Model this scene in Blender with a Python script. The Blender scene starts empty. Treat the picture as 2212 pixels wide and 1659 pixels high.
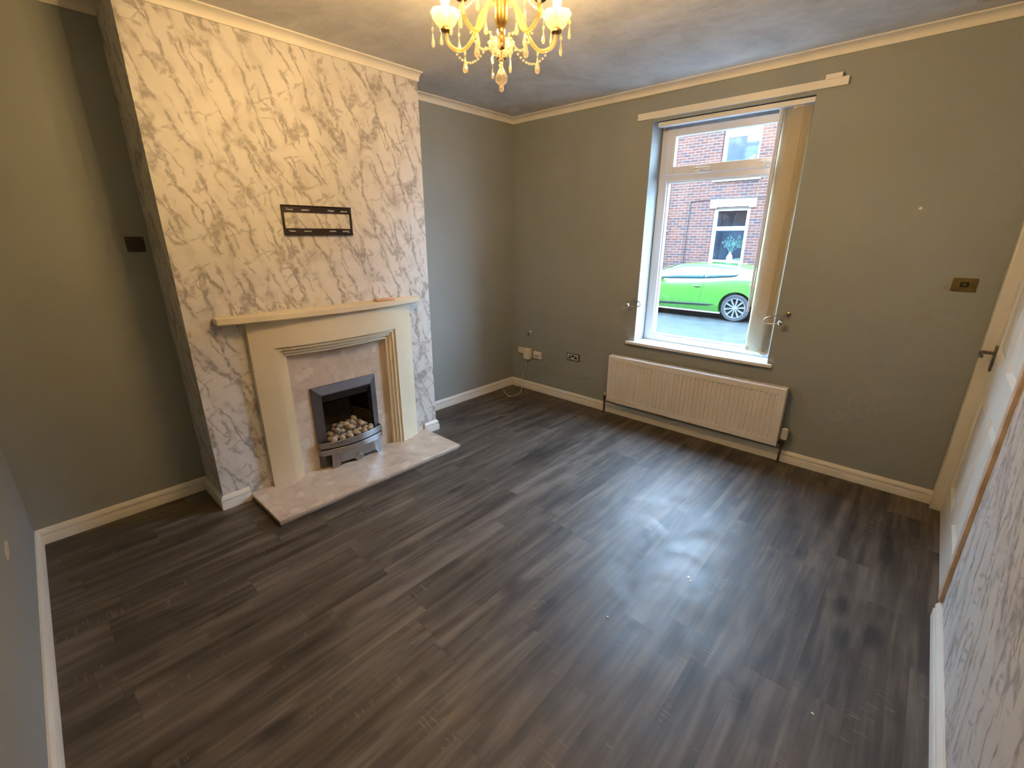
import bpy, bmesh, math, random
from mathutils import Vector, Matrix
R = math.radians
PI = math.pi
random.seed(7)
scene = bpy.context.scene
C = scene.collection
ORG = {}

# ------------------------------------------------------------------ mesh builder
class MB:
    def __init__(s): s.v = []; s.f = []
    def add(s, vs, fs):
        n = len(s.v); s.v += [tuple(v) for v in vs]; s.f += [tuple(i + n for i in f) for f in fs]; return s
    def box(s, a, b):
        x0, y0, z0 = a; x1, y1, z1 = b
        return s.add([(x0,y0,z0),(x1,y0,z0),(x1,y1,z0),(x0,y1,z0),(x0,y0,z1),(x1,y0,z1),(x1,y1,z1),(x0,y1,z1)],
                     [(0,3,2,1),(4,5,6,7),(0,1,5,4),(1,2,6,5),(2,3,7,6),(3,0,4,7)])
    def obox(s, c, ax, half):
        """box centred at c with axes ax (3 vectors) and half sizes"""
        vs = []
        for k in (-1, 1):
            for (i, j) in ((-1,-1),(1,-1),(1,1),(-1,1)):
                vs.append(Vector(c) + Vector(ax[0])*half[0]*i + Vector(ax[1])*half[1]*j + Vector(ax[2])*half[2]*k)
        return s.add(vs, [(0,3,2,1),(4,5,6,7),(0,1,5,4),(1,2,6,5),(2,3,7,6),(3,0,4,7)])
    def prism(s, poly, z0, z1, f=lambda x, y, z: (x, y, z)):
        n = len(poly)
        vs = [f(p[0], p[1], z0) for p in poly] + [f(p[0], p[1], z1) for p in poly]
        fs = [tuple(range(n))[::-1], tuple(range(n, 2*n))] + [(i, (i+1) % n, (i+1) % n + n, i + n) for i in range(n)]
        return s.add(vs, fs)
    def tube(s, pts, r, n=10, closed=False, cap=True):
        pts = [Vector(p) for p in pts]; m = len(pts)
        rs = r if isinstance(r, (list, tuple)) else [r]*m
        rings = []; up = None
        for i, p in enumerate(pts):
            if closed: t = pts[(i+1) % m] - pts[i-1]
            else: t = pts[min(i+1, m-1)] - pts[max(i-1, 0)]
            t.normalize()
            if up is None:
                up = Vector((0,0,1)) if abs(t.z) < .9 else Vector((1,0,0))
            a = t.cross(up)
            if a.length < 1e-6: a = t.cross(Vector((0,1,0)))
            a.normalize(); b = t.cross(a).normalized(); up = -b if False else up
            up = a.cross(t)
            rings.append([p + (a*math.cos(2*PI*k/n) + b*math.sin(2*PI*k/n))*rs[i] for k in range(n)])
        vs = [v for g in rings for v in g]; fs = []
        for i in range(m if closed else m-1):
            j = (i+1) % m
            for k in range(n): fs.append((i*n+k, j*n+k, j*n+(k+1) % n, i*n+(k+1) % n))
        if cap and not closed: fs += [tuple(range(n)), tuple(range((m-1)*n, m*n))[::-1]]
        return s.add(vs, fs)
    def lathe(s, prof, c=(0,0,0), n=20, axis=(0,0,1), wave=None, cap=True):
        """prof: [(radius, height)] about axis through c"""
        ax = Vector(axis).normalized(); a = ax.orthogonal().normalized(); b = ax.cross(a); c = Vector(c)
        vs = []; m = len(prof)
        for i, (r, h) in enumerate(prof):
            for k in range(n):
                th = 2*PI*k/n; rr = r*(1 + (wave(th, i) if wave else 0))
                vs.append(c + ax*h + (a*math.cos(th) + b*math.sin(th))*max(rr, 1e-5))
        fs = []
        for i in range(m-1):
            for k in range(n): fs.append((i*n+k, i*n+(k+1) % n, (i+1)*n+(k+1) % n, (i+1)*n+k))
        if cap: fs += [tuple(range(n))[::-1], tuple(range((m-1)*n, m*n))]
        return s.add(vs, fs)
    def cyl(s, c, r, h, axis=(0,0,1), n=20): return s.lathe([(r,0),(r,h)], c, n, axis)
    def ball(s, c, r, n=14, sq=(1,1,1)):
        vs = []; fs = []; m = n//2 + 1; c = Vector(c)
        for i in range(m):
            ph = PI*i/(m-1)
            for k in range(n):
                th = 2*PI*k/n
                vs.append(c + Vector((r*math.sin(ph)*math.cos(th)*sq[0], r*math.sin(ph)*math.sin(th)*sq[1], r*math.cos(ph)*sq[2])))
        for i in range(m-1):
            for k in range(n): fs.append((i*n+k, (i+1)*n+k, (i+1)*n+(k+1) % n, i*n+(k+1) % n))
        return s.add(vs, fs)
    def grid(s, rows):
        """rows: equal-length lists of points"""
        n = len(rows[0]); vs = [p for r in rows for p in r]; fs = []
        for i in range(len(rows)-1):
            for k in range(n-1): fs.append((i*n+k, i*n+k+1, (i+1)*n+k+1, (i+1)*n+k))
        return s.add(vs, fs)
    def sweep(s, path, prof, z=0, side=1):
        """moulding: profile (out, height) swept along a 2D path, mitred; room lies to the left of the path (side=1)"""
        P = [Vector((p[0], p[1])) for p in path]; rows = []
        for i, p in enumerate(P):
            d0 = (P[i] - P[i-1]).normalized() if i else None
            d1 = (P[i+1] - P[i]).normalized() if i < len(P)-1 else None
            d0 = d0 or d1; d1 = d1 or d0
            n0 = Vector((-d0.y, d0.x)); n1 = Vector((-d1.y, d1.x))
            m = (n0 + n1).normalized(); m = m / max(m.dot(n0), .2)*side
            rows.append([(p.x + m.x*o, p.y + m.y*o, z + h) for o, h in prof])
        n = len(prof); vs = [q for r in rows for q in r]; fs = []
        for i in range(len(rows)-1):
            for k in range(n): fs.append((i*n+k, i*n+(k+1) % n, (i+1)*n+(k+1) % n, (i+1)*n+k))
        fs += [tuple(range(n)), tuple(range((len(rows)-1)*n, len(rows)*n))[::-1]]
        return s.add(vs, fs)
    def build(s, name, mat, parent=None, smooth=False, bevel=0, at=None, seg=2, weld=False):
        o = Vector(at) if at is not None else (ORG[parent.name] if parent else Vector((0,0,0)))
        me = bpy.data.meshes.new(name)
        me.from_pydata([tuple(Vector(v) - o) for v in s.v], [], s.f)
        bm = bmesh.new(); bm.from_mesh(me)
        if weld: bmesh.ops.remove_doubles(bm, verts=bm.verts, dist=1e-5)
        bmesh.ops.recalc_face_normals(bm, faces=bm.faces); bm.to_mesh(me); bm.free()
        if mat: me.materials.append(mat)
        if smooth:
            for p in me.polygons: p.use_smooth = True
            try: me.set_sharp_from_angle(angle=R(38))
            except Exception: pass
        ob = bpy.data.objects.new(name, me); C.objects.link(ob)
        if parent: ob.parent = parent; ORG[ob.name] = ORG[parent.name]
        else: ob.location = o; ORG[ob.name] = o
        if bevel:
            b = ob.modifiers.new('bevel', 'BEVEL'); b.width = bevel; b.segments = seg; b.limit_method = 'ANGLE'; b.angle_limit = R(40)
            for p in me.polygons: p.use_smooth = True
            try: me.set_sharp_from_angle(angle=R(50))
            except Exception: pass
        return ob

def tag(o, label, cat, group=None, kind=None):
    if label: o['label'] = label
    if cat: o['category'] = cat
    if group: o['group'] = group
    if kind: o['kind'] = kind
    return o
def thing(name, loc, label, cat, group=None):
    o = bpy.data.objects.new(name, None); C.objects.link(o); o.location = loc; o.empty_display_size = .05
    ORG[o.name] = Vector(loc); return tag(o, label, cat, group)
def struct(o, label=None):
    o['kind'] = 'structure'
    if label: o['label'] = label
    return o

# ------------------------------------------------------------------ materials
def newmat(name):
    m = bpy.data.materials.new(name); m.use_nodes = True
    nt = m.node_tree; b = nt.nodes['Principled BSDF']; return m, nt, b
def N(nt, typ, **kw):
    n = nt.nodes.new(typ)
    for k, v in kw.items():
        if k.startswith('i_'):
            key = k[2:]
            n.inputs[int(key) if key.isdigit() else key.replace('_', ' ')].default_value = v
        else: setattr(n, k, v)
    return n
def L(nt, a, b): nt.links.new(a, b)
def math_(nt, op, a, b=None, c=None):
    n = nt.nodes.new('ShaderNodeMath'); n.operation = op
    for i, x in enumerate((a, b, c)):
        if x is None: continue
        if isinstance(x, (int, float)): n.inputs[i].default_value = x
        else: L(nt, x, n.inputs[i])
    return n.outputs[0]
def ramp(nt, fac, stops):
    r = nt.nodes.new('ShaderNodeValToRGB'); e = r.color_ramp.elements
    while len(e) < len(stops): e.new(.5)
    for i, (p, c) in enumerate(stops):
        e[i].position = p; e[i].color = (*c, 1) if len(c) == 3 else c
    L(nt, fac, r.inputs[0]); return r.outputs[0]
def mixc(nt, fac, a, b, mode='MIX'):
    n = nt.nodes.new('ShaderNodeMix'); n.data_type = 'RGBA'; n.blend_type = mode
    for i, x in ((0, fac), (6, a), (7, b)):
        if isinstance(x, (int, float)): n.inputs[i].default_value = x
        elif isinstance(x, tuple): n.inputs[i].default_value = (*x, 1)
        else: L(nt, x, n.inputs[i])
    return n.outputs[2]
def coords(nt): return nt.nodes.new('ShaderNodeTexCoord').outputs['Object']
def plain(name, col, rough=.5, metal=0, var=.06, scale=8, bump=0, bscale=60, coat=0, spec=.5, trans=0):
    """procedural paint/plastic/metal: base colour broken up by soft noise, optional fine bump"""
    m, nt, b = newmat(name); co = coords(nt)
    no = N(nt, 'ShaderNodeTexNoise', i_Scale=scale, i_Detail=4.); L(nt, co, no.inputs['Vector'])
    lo = tuple(max(0, c*(1-var)) for c in col); hi = tuple(min(1, c*(1+var)) for c in col)
    L(nt, ramp(nt, no.outputs[0], [(.3, lo), (.7, hi)]), b.inputs['Base Color'])
    b.inputs['Roughness'].default_value = rough; b.inputs['Metallic'].default_value = metal
    b.inputs['Specular IOR Level'].default_value = spec; b.inputs['Coat Weight'].default_value = coat
    b.inputs['Coat Roughness'].default_value = .05
    if trans: b.inputs['Transmission Weight'].default_value = trans
    if bump:
        n2 = N(nt, 'ShaderNodeTexNoise', i_Scale=bscale, i_Detail=3.); L(nt, co, n2.inputs['Vector'])
        bp = N(nt, 'ShaderNodeBump', i_Strength=bump, i_Distance=.002); L(nt, n2.outputs[0], bp.inputs['Height']); L(nt, bp.outputs[0], b.inputs['Normal'])
    return m

GREY = (.315, .34, .335)
M = {}
M['wall'] = plain('grey_wall_paint', GREY, .75, var=.035, scale=2.2, bump=.25, bscale=35, spec=.3)
M['white'] = plain('white_gloss_paint', (.78, .76, .70), .35, var=.03, scale=5, bump=.2, bscale=30)
M['cove'] = plain('white_coving_paint', (.80, .77, .70), .6, var=.04, scale=9, bump=.3, bscale=40)
M['upvc'] = plain('white_upvc', (.74, .76, .80), .3, var=.02)
M['sill'] = plain('white_window_board', (.80, .80, .80), .3, var=.03)
M['rad'] = plain('radiator_enamel', (.78, .76, .72), .38, var=.02)
M['plastic'] = plain('white_plastic', (.80, .76, .68), .4, var=.02)
M['black'] = plain('black_plate', (.012, .012, .012), .35, var=.2)
M['blackmetal'] = plain('black_bracket_steel', (.022, .014, .012), .45, metal=.3, var=.2)
M['cream'] = plain('cream_fire_surround', (.80, .72, .545), .5, var=.035, scale=6, bump=.06, bscale=70)
M['steel'] = plain('brushed_steel', (.36, .35, .36), .33, metal=1, var=.06, scale=30)
M['darksteel'] = plain('satin_grey_trim', (.185, .18, .20), .42, metal=.85, var=.06, scale=20)
M['chrome'] = plain('chrome', (.62, .60, .58), .12, metal=1, var=.03)
M['pewter'] = plain('pewter', (.25, .23, .21), .3, metal=1, var=.1)
M['brass'] = plain('aged_brass', (.22, .155, .06), .38, metal=.9, var=.2, scale=40)
M['gilt'] = plain('gilt_metal', (.80, .58, .20), .25, metal=1, var=.05)
M['soot'] = plain('sooty_firebox', (.012, .010, .009), .8, var=.4, scale=20)
M['ceramic'] = plain('dark_ceramic_board', (.035, .032, .028), .9, var=.3, scale=25, bump=.5)
M['copper'] = plain('dull_copper_pipe', (.10, .06, .04), .5, metal=.6, var=.3)
M['wand'] = plain('grey_plastic_wand', (.46, .44, .47), .35)
M['timber'] = plain('bare_timber', (.62, .47, .35), .7, var=.22, scale=14, bump=.3)
M['candle'] = plain('cream_candle_sleeve', (.85, .78, .60), .5, var=.03)

def ceiling_mat():
    m, nt, b = newmat('brushed_ceiling_paint'); co = coords(nt)
    a = N(nt, 'ShaderNodeTexNoise', i_Scale=2.4, i_Detail=5., i_Distortion=1.2); L(nt, co, a.inputs['Vector'])
    v = N(nt, 'ShaderNodeTexNoise', i_Scale=7., i_Detail=3., i_Distortion=2.); L(nt, co, v.inputs['Vector'])
    f = math_(nt, 'ADD', math_(nt, 'MULTIPLY', a.outputs[0], .65), math_(nt, 'MULTIPLY', v.outputs[0], .35))
    L(nt, ramp(nt, f, [(.36, (.57, .565, .55)), (.5, (.655, .655, .645)), (.64, (.74, .74, .735))]), b.inputs['Base Color'])
    b.inputs['Roughness'].default_value = .8
    bp = N(nt, 'ShaderNodeBump', i_Strength=.5, i_Distance=.004); L(nt, v.outputs[0], bp.inputs['Height']); L(nt, bp.outputs[0], b.inputs['Normal'])
    return m
M['ceiling'] = ceiling_mat()

def marble_paper(name, flip=1):
    """white wallpaper with branching grey veins running steeply, in metres on the y-z plane"""
    m, nt, b = newmat(name); co = coords(nt)
    sep = N(nt, 'ShaderNodeSeparateXYZ'); L(nt, co, sep.inputs[0])
    u = math_(nt, 'ADD', math_(nt, 'MULTIPLY', sep.outputs[1], flip), sep.outputs[0]); z = sep.outputs[2]
    base = N(nt, 'ShaderNodeCombineXYZ'); L(nt, u, base.inputs[0]); L(nt, z, base.inputs[1])
    def warped(amp, sc, det=3.):
        n = N(nt, 'ShaderNodeTexNoise', i_Scale=sc, i_Detail=det); L(nt, base.outputs[0], n.inputs['Vector'])
        s = N(nt, 'ShaderNodeVectorMath', operation='SUBTRACT'); L(nt, n.outputs['Color'], s.inputs[0]); s.inputs[1].default_value = (.5, .5, .5)
        k = N(nt, 'ShaderNodeVectorMath', operation='SCALE'); L(nt, s.outputs[0], k.inputs[0]); k.inputs['Scale'].default_value = amp
        a = N(nt, 'ShaderNodeVectorMath', operation='ADD'); L(nt, base.outputs[0], a.inputs[0]); L(nt, k.outputs[0], a.inputs[1]); return a.outputs[0]
    w = N(nt, 'ShaderNodeTexNoise', i_Scale=14., i_Detail=3.); L(nt, base.outputs[0], w.inputs['Vector'])
    wfac = math_(nt, 'POWER', math_(nt, 'MULTIPLY', w.outputs[0], 1.7), 2.0)
    cells = {}
    def veins(vec, rot, sx, sy, width, off):
        key = (rot, sx, off)
        if key not in cells:
            mp = N(nt, 'ShaderNodeMapping'); mp.inputs['Rotation'].default_value = (0, 0, rot)
            mp.inputs['Location'].default_value = (off, off*.7, 0); L(nt, vec, mp.inputs['Vector'])
            m2 = N(nt, 'ShaderNodeMapping'); m2.inputs['Scale'].default_value = (sx, sy, 1); L(nt, mp.outputs[0], m2.inputs['Vector'])
            vo = N(nt, 'ShaderNodeTexVoronoi', feature='DISTANCE_TO_EDGE', voronoi_dimensions='2D'); vo.inputs['Scale'].default_value = 1.; L(nt, m2.outputs[0], vo.inputs['Vector'])
            cells[key] = vo
        vo = cells[key]; wd = math_(nt, 'MULTIPLY', wfac, width)
        r = math_(nt, 'DIVIDE', vo.outputs['Distance'], wd)
        n = N(nt, 'ShaderNodeMapRange', interpolation_type='SMOOTHSTEP'); L(nt, r, n.inputs[0])
        n.inputs[1].default_value = .35; n.inputs[2].default_value = 1.25; n.inputs[3].default_value = 1; n.inputs[4].default_value = 0
        return n.outputs[0]
    def mask(sc, lo, hi, off):
        n = N(nt, 'ShaderNodeTexNoise', i_Scale=sc, i_Detail=2.)
        mp = N(nt, 'ShaderNodeMapping'); mp.inputs['Location'].default_value = (off, off, 0); L(nt, base.outputs[0], mp.inputs['Vector']); L(nt, mp.outputs[0], n.inputs['Vector'])
        q = N(nt, 'ShaderNodeMapRange', interpolation_type='SMOOTHSTEP'); L(nt, n.outputs[0], q.inputs[0]); q.inputs[1].default_value = lo; q.inputs[2].default_value = hi
        return q.outputs[0]
    W1 = warped(.11, 6., 6.); W2 = warped(.075, 13., 6.)
    vA = math_(nt, 'MULTIPLY', veins(W1, R(-20), 9.5, 1.55, .10, 0.), mask(7., .36, .50, 3.))
    vB = math_(nt, 'MULTIPLY', veins(W2, R(-24), 15., 2.5, .13, 4.7), mask(6., .44, .58, 9.))
    vC = math_(nt, 'MULTIPLY', veins(W2, R(62), 17., 5.5, .14, 8.2), mask(9., .52, .60, 17.))
    halo = math_(nt, 'MULTIPLY', veins(W1, R(-20), 9.5, 1.55, .30, 0.), mask(5., .42, .62, 3.))
    cloud = N(nt, 'ShaderNodeTexNoise', i_Scale=7., i_Detail=5., i_Distortion=.8); L(nt, base.outputs[0], cloud.inputs['Vector'])
    ground = ramp(nt, cloud.outputs[0], [(.30, (.57, .535, .505)), (.42, (.66, .645, .62)), (.7, (.70, .685, .665))])
    bead = N(nt, 'ShaderNodeTexNoise', i_Scale=38., i_Detail=3.); L(nt, base.outputs[0], bead.inputs['Vector'])
    bd = N(nt, 'ShaderNodeMapRange', interpolation_type='SMOOTHSTEP'); L(nt, bead.outputs[0], bd.inputs[0]); bd.inputs[1].default_value = .36; bd.inputs[2].default_value = .56; bd.inputs[3].default_value = .45
    vv = math_(nt, 'MULTIPLY', bd.outputs[0], math_(nt, 'MAXIMUM', vA, math_(nt, 'MAXIMUM', math_(nt, 'MULTIPLY', vB, .85), math_(nt, 'MULTIPLY', vC, .7))))
    vv = math_(nt, 'MAXIMUM', vv, math_(nt, 'MULTIPLY', halo, .22))
    col = mixc(nt, math_(nt, 'MULTIPLY', vv, .95), ground, (.32, .295, .285))
    L(nt, col, b.inputs['Base Color'])
    fine = N(nt, 'ShaderNodeTexNoise', i_Scale=160., i_Detail=1.); L(nt, co, fine.inputs['Vector'])
    b.inputs['Roughness'].default_value = .5
    bp = N(nt, 'ShaderNodeBump', i_Strength=.15, i_Distance=.001); L(nt, fine.outputs[0], bp.inputs['Height']); L(nt, bp.outputs[0], b.inputs['Normal'])
    return m
M['paper'] = marble_paper('marble_wallpaper'); M['paper2'] = marble_paper('marble_wallpaper_facing', -1)

def stone_mat():
    m, nt, b = newmat('beige_conglomerate_marble'); co = coords(nt)
    n1 = N(nt, 'ShaderNodeTexNoise', i_Scale=9., i_Detail=5., i_Distortion=.8); L(nt, co, n1.inputs['Vector'])
    g = ramp(nt, n1.outputs[0], [(.32, (.50, .40, .32)), (.5, (.59, .49, .395)), (.68, (.655, .55, .45))])
    wn = N(nt, 'ShaderNodeTexNoise', i_Scale=10., i_Detail=3.); L(nt, co, wn.inputs['Vector'])
    mixv = N(nt, 'ShaderNodeMix', data_type='VECTOR'); mixv.inputs[0].default_value = .07; L(nt, co, mixv.inputs[4]); L(nt, wn.outputs['Color'], mixv.inputs[5])
    vo = N(nt, 'ShaderNodeTexVoronoi', feature='F1'); vo.inputs['Scale'].default_value = 15.; vo.inputs['Randomness'].default_value = 1.; L(nt, mixv.outputs[1], vo.inputs['Vector'])
    wh = N(nt, 'ShaderNodeTexWhiteNoise', noise_dimensions='3D'); L(nt, vo.outputs['Position'], wh.inputs['Vector'])
    big = math_(nt, 'MULTIPLY', math_(nt, 'LESS_THAN', wh.outputs[0], .30), .45)
    inside = N(nt, 'ShaderNodeMapRange', interpolation_type='SMOOTHSTEP'); L(nt, math_(nt, 'SUBTRACT', big, vo.outputs['Distance']), inside.inputs[0]); inside.inputs[1].default_value = -.03; inside.inputs[2].default_value = .05
    col = mixc(nt, math_(nt, 'MULTIPLY', inside.outputs[0], .55), g, (.74, .67, .58))
    sp = N(nt, 'ShaderNodeTexNoise', i_Scale=45., i_Detail=2.); L(nt, co, sp.inputs['Vector'])
    col = mixc(nt, math_(nt, 'MULTIPLY', math_(nt, 'GREATER_THAN', sp.outputs[0], .67), .35), col, (.40, .30, .22))
    L(nt, col, b.inputs['Base Color']); b.inputs['Roughness'].default_value = .22
    return m
M['stone'] = stone_mat()

def floor_mat():
    m, nt, b = newmat('dark_oak_vinyl_planks'); co = coords(nt)
    sep = N(nt, 'ShaderNodeSeparateXYZ'); L(nt, co, sep.inputs[0]); x, y = sep.outputs[0], sep.outputs[1]
    PW, PL = .152, .914
    xr = math_(nt, 'DIVIDE', math_(nt, 'ADD', x, .028), PW); row = math_(nt, 'FLOOR', xr); fx = math_(nt, 'SUBTRACT', xr, row)
    w1 = N(nt, 'ShaderNodeTexWhiteNoise', noise_dimensions='1D'); L(nt, row, w1.inputs['W'])
    yr = math_(nt, 'ADD', math_(nt, 'DIVIDE', y, PL), math_(nt, 'MULTIPLY', w1.outputs[0], 7.3)); pi = math_(nt, 'FLOOR', yr); fy = math_(nt, 'SUBTRACT', yr, pi)
    idn = math_(nt, 'ADD', math_(nt, 'MULTIPLY', row, 13.37), math_(nt, 'MULTIPLY', pi, 3.71))
    w2 = N(nt, 'ShaderNodeTexWhiteNoise', noise_dimensions='1D'); L(nt, idn, w2.inputs['W'])
    # boards inside each plank: three staves
    def streak(sx, sy, det, dist, k):
        c = N(nt, 'ShaderNodeCombineXYZ'); L(nt, math_(nt, 'MULTIPLY', x, sx), c.inputs[0]); L(nt, math_(nt, 'MULTIPLY', y, sy), c.inputs[1]); L(nt, math_(nt, 'MULTIPLY', w2.outputs[0], k), c.inputs[2])
        n = N(nt, 'ShaderNodeTexNoise', i_Scale=1., i_Detail=det, i_Distortion=dist); L(nt, c.outputs[0], n.inputs['Vector']); return n.outputs[0]
    s1 = streak(17., 1.5, 3., .6, 37.); s2 = streak(60., 3.2, 3., .3, 11.); s3 = streak(8., 4.5, 2., .9, 23.); s4 = streak(230., 9., 2., 0., 5.)
    f = math_(nt, 'ADD', math_(nt, 'MULTIPLY', math_(nt, 'ADD', math_(nt, 'MULTIPLY', math_(nt, 'SUBTRACT', s1, .5), 1.35), .5), .56), math_(nt, 'ADD', math_(nt, 'MULTIPLY', s2, .27), math_(nt, 'ADD', math_(nt, 'MULTIPLY', s3, .17), math_(nt, 'MULTIPLY', math_(nt, 'SUBTRACT', s4, .5), .10))))
    sr = math_(nt, 'MULTIPLY', xr, 3.); srow = math_(nt, 'FLOOR', sr)
    w3 = N(nt, 'ShaderNodeTexWhiteNoise', noise_dimensions='1D'); L(nt, math_(nt, 'ADD', srow, math_(nt, 'MULTIPLY', idn, .73)), w3.inputs['W'])
    sy_ = math_(nt, 'FLOOR', math_(nt, 'ADD', math_(nt, 'DIVIDE', y, .38), math_(nt, 'MULTIPLY', w3.outputs[0], 5.)))
    w4 = N(nt, 'ShaderNodeTexWhiteNoise', noise_dimensions='1D'); L(nt, math_(nt, 'ADD', math_(nt, 'MULTIPLY', sy_, 5.17), math_(nt, 'ADD', srow, idn)), w4.inputs['W'])
    f = math_(nt, 'ADD', f, math_(nt, 'ADD', math_(nt, 'MULTIPLY', math_(nt, 'SUBTRACT', w2.outputs[0], .5), .10), math_(nt, 'MULTIPLY', math_(nt, 'SUBTRACT', w4.outputs[0], .5), .10)))
    # dark knots
    kc = N(nt, 'ShaderNodeCombineXYZ'); L(nt, math_(nt, 'MULTIPLY', x, 9.), kc.inputs[0]); L(nt, math_(nt, 'MULTIPLY', y, 3.6), kc.inputs[1]); L(nt, math_(nt, 'MULTIPLY', w2.outputs[0], 9.), kc.inputs[2])
    kv = N(nt, 'ShaderNodeTexVoronoi', feature='F1'); kv.inputs['Scale'].default_value = .62; L(nt, kc.outputs[0], kv.inputs['Vector'])
    kn = N(nt, 'ShaderNodeMapRange', interpolation_type='SMOOTHSTEP'); L(nt, kv.outputs['Distance'], kn.inputs[0]); kn.inputs[1].default_value = .05; kn.inputs[2].default_value = .24; kn.inputs[3].default_value = .22; kn.inputs[4].default_value = 0
    f = math_(nt, 'SUBTRACT', f, kn.outputs[0])
    col = ramp(nt, f, [(.28, (.022, .016, .012)), (.42, (.056, .043, .033)), (.54, (.097, .078, .062)), (.72, (.175, .146, .120))])
    # pale saw marks across the grain in patches
    tc = N(nt, 'ShaderNodeCombineXYZ'); L(nt, math_(nt, 'MULTIPLY', x, 12.), tc.inputs[0]); L(nt, math_(nt, 'MULTIPLY', y, 120.), tc.inputs[1]); L(nt, w2.outputs[0], tc.inputs[2])
    tn = N(nt, 'ShaderNodeTexNoise', i_Scale=1., i_Detail=1.); L(nt, tc.outputs[0], tn.inputs['Vector'])
    pm = streak(11., 3.4, 1., .2, 51.)
    saw = math_(nt, 'MULTIPLY', math_(nt, 'GREATER_THAN', tn.outputs[0], .62), math_(nt, 'MULTIPLY', math_(nt, 'GREATER_THAN', pm, .66), .35))
    col = mixc(nt, saw, col, (.22, .19, .16))
    seam = math_(nt, 'MAXIMUM', math_(nt, 'LESS_THAN', math_(nt, 'MINIMUM', fx, math_(nt, 'SUBTRACT', 1., fx)), .004),
                 math_(nt, 'LESS_THAN', math_(nt, 'MINIMUM', fy, math_(nt, 'SUBTRACT', 1., fy)), .0010))
    col = mixc(nt, math_(nt, 'MULTIPLY', seam, .45), col, (.012, .010, .008))
    L(nt, col, b.inputs['Base Color'])
    dn = N(nt, 'ShaderNodeTexNoise', i_Scale=5., i_Detail=6., i_Distortion=1.); L(nt, co, dn.inputs['Vector'])
    rr = N(nt, 'ShaderNodeMapRange'); L(nt, dn.outputs[0], rr.inputs[0]); rr.inputs[1].default_value = .3; rr.inputs[2].default_value = .7; rr.inputs[3].default_value = .44; rr.inputs[4].default_value = .58
    L(nt, rr.outputs[0], b.inputs['Roughness']); b.inputs['Specular IOR Level'].default_value = .75
    h = math_(nt, 'SUBTRACT', math_(nt, 'MULTIPLY', s2, .5), seam)
    bp = N(nt, 'ShaderNodeBump', i_Strength=.12, i_Distance=.001); L(nt, h, bp.inputs['Height']); L(nt, bp.outputs[0], b.inputs['Normal'])
    return m
M['floor'] = floor_mat()

def brick_mat():
    m, nt, b = newmat('red_brick_wall'); co = coords(nt)
    sep = N(nt, 'ShaderNodeSeparateXYZ'); L(nt, co, sep.inputs[0])
    c = N(nt, 'ShaderNodeCombineXYZ'); L(nt, sep.outputs[0], c.inputs[0]); L(nt, sep.outputs[2], c.inputs[1])
    br = N(nt, 'ShaderNodeTexBrick', offset=.5, squash=1.); L(nt, c.outputs[0], br.inputs['Vector'])
    br.inputs['Scale'].default_value = 1.; br.inputs['Mortar Size'].default_value = .0075; br.inputs['Mortar Smooth'].default_value = .3
    br.inputs['Brick Width'].default_value = .235; br.inputs['Row Height'].default_value = .0765; br.inputs['Bias'].default_value = 0
    br.inputs['Color1'].default_value = (1, 1, 1, 1); br.inputs['Color2'].default_value = (0, 0, 0, 1); br.inputs['Mortar'].default_value = (.5, .5, .5, 1)
    tint = ramp(nt, br.outputs['Color'], [(0., (.042, .026, .030)), (.3, (.070, .030, .025)), (.6, (.092, .034, .024)), (.85, (.115, .042, .027)), (1., (.085, .042, .032))])
    no = N(nt, 'ShaderNodeTexNoise', i_Scale=1.1, i_Detail=5.); L(nt, c.outputs[0], no.inputs['Vector'])
    tint = mixc(nt, math_(nt, 'MULTIPLY', no.outputs[0], .5), tint, (.070, .047, .038))
    sp = N(nt, 'ShaderNodeTexNoise', i_Scale=26., i_Detail=3.); L(nt, c.outputs[0], sp.inputs['Vector'])
    tint = mixc(nt, math_(nt, 'MULTIPLY', math_(nt, 'GREATER_THAN', sp.outputs[0], .68), .5), tint, (.14, .10, .075))
    L(nt, mixc(nt, br.outputs['Fac'], tint, (.135, .115, .115)), b.inputs['Base Color']); b.inputs['Roughness'].default_value = .9; b.inputs['Specular IOR Level'].default_value = .15
    return m
M['brick'] = brick_mat()
M['stonewhite'] = plain('white_masonry_paint', (.5, .49, .47), .6, var=.03)
M['asphalt'] = plain('street_asphalt', (.026, .030, .030), .5, var=.3, scale=5, bump=.6, bscale=60)
M['pave'] = plain('pavement_flags', (.075, .078, .08), .7, var=.15, scale=4, bump=.3)
M['slate'] = plain('roof_slate', (.12, .12, .14), .6, var=.2)
M['green'] = plain('green_car_paint', (.050, .175, .022), .30, metal=.1, var=.02, coat=1)
M['tyre'] = plain('tyre_rubber', (.03, .03, .035), .75, var=.1)
M['alloy'] = plain('grey_alloy', (.42, .45, .48), .3, metal=.8, var=.03)
M['carblack'] = plain('black_car_trim', (.02, .02, .022), .4, var=.1)
M['carglass'] = plain('tinted_car_glass', (.03, .10, .12), .04, var=.1, coat=1, spec=1)
M['lamp'] = plain('orange_red_lens', (.75, .16, .05), .2, var=.05)
M['sky_interior'] = plain('interior_with_sky_reflection', (.022, .088, .150), .05, var=.3, scale=1.5, spec=1.)  # blue of the reflected sky put into the colour behind the far panes
M['porcelain'] = plain('white_porcelain', (.75, .80, .80), .2, var=.08, scale=30)
M['leaf'] = plain('bluish_leaves', (.05, .16, .15), .5, var=.3, scale=30)

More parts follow.
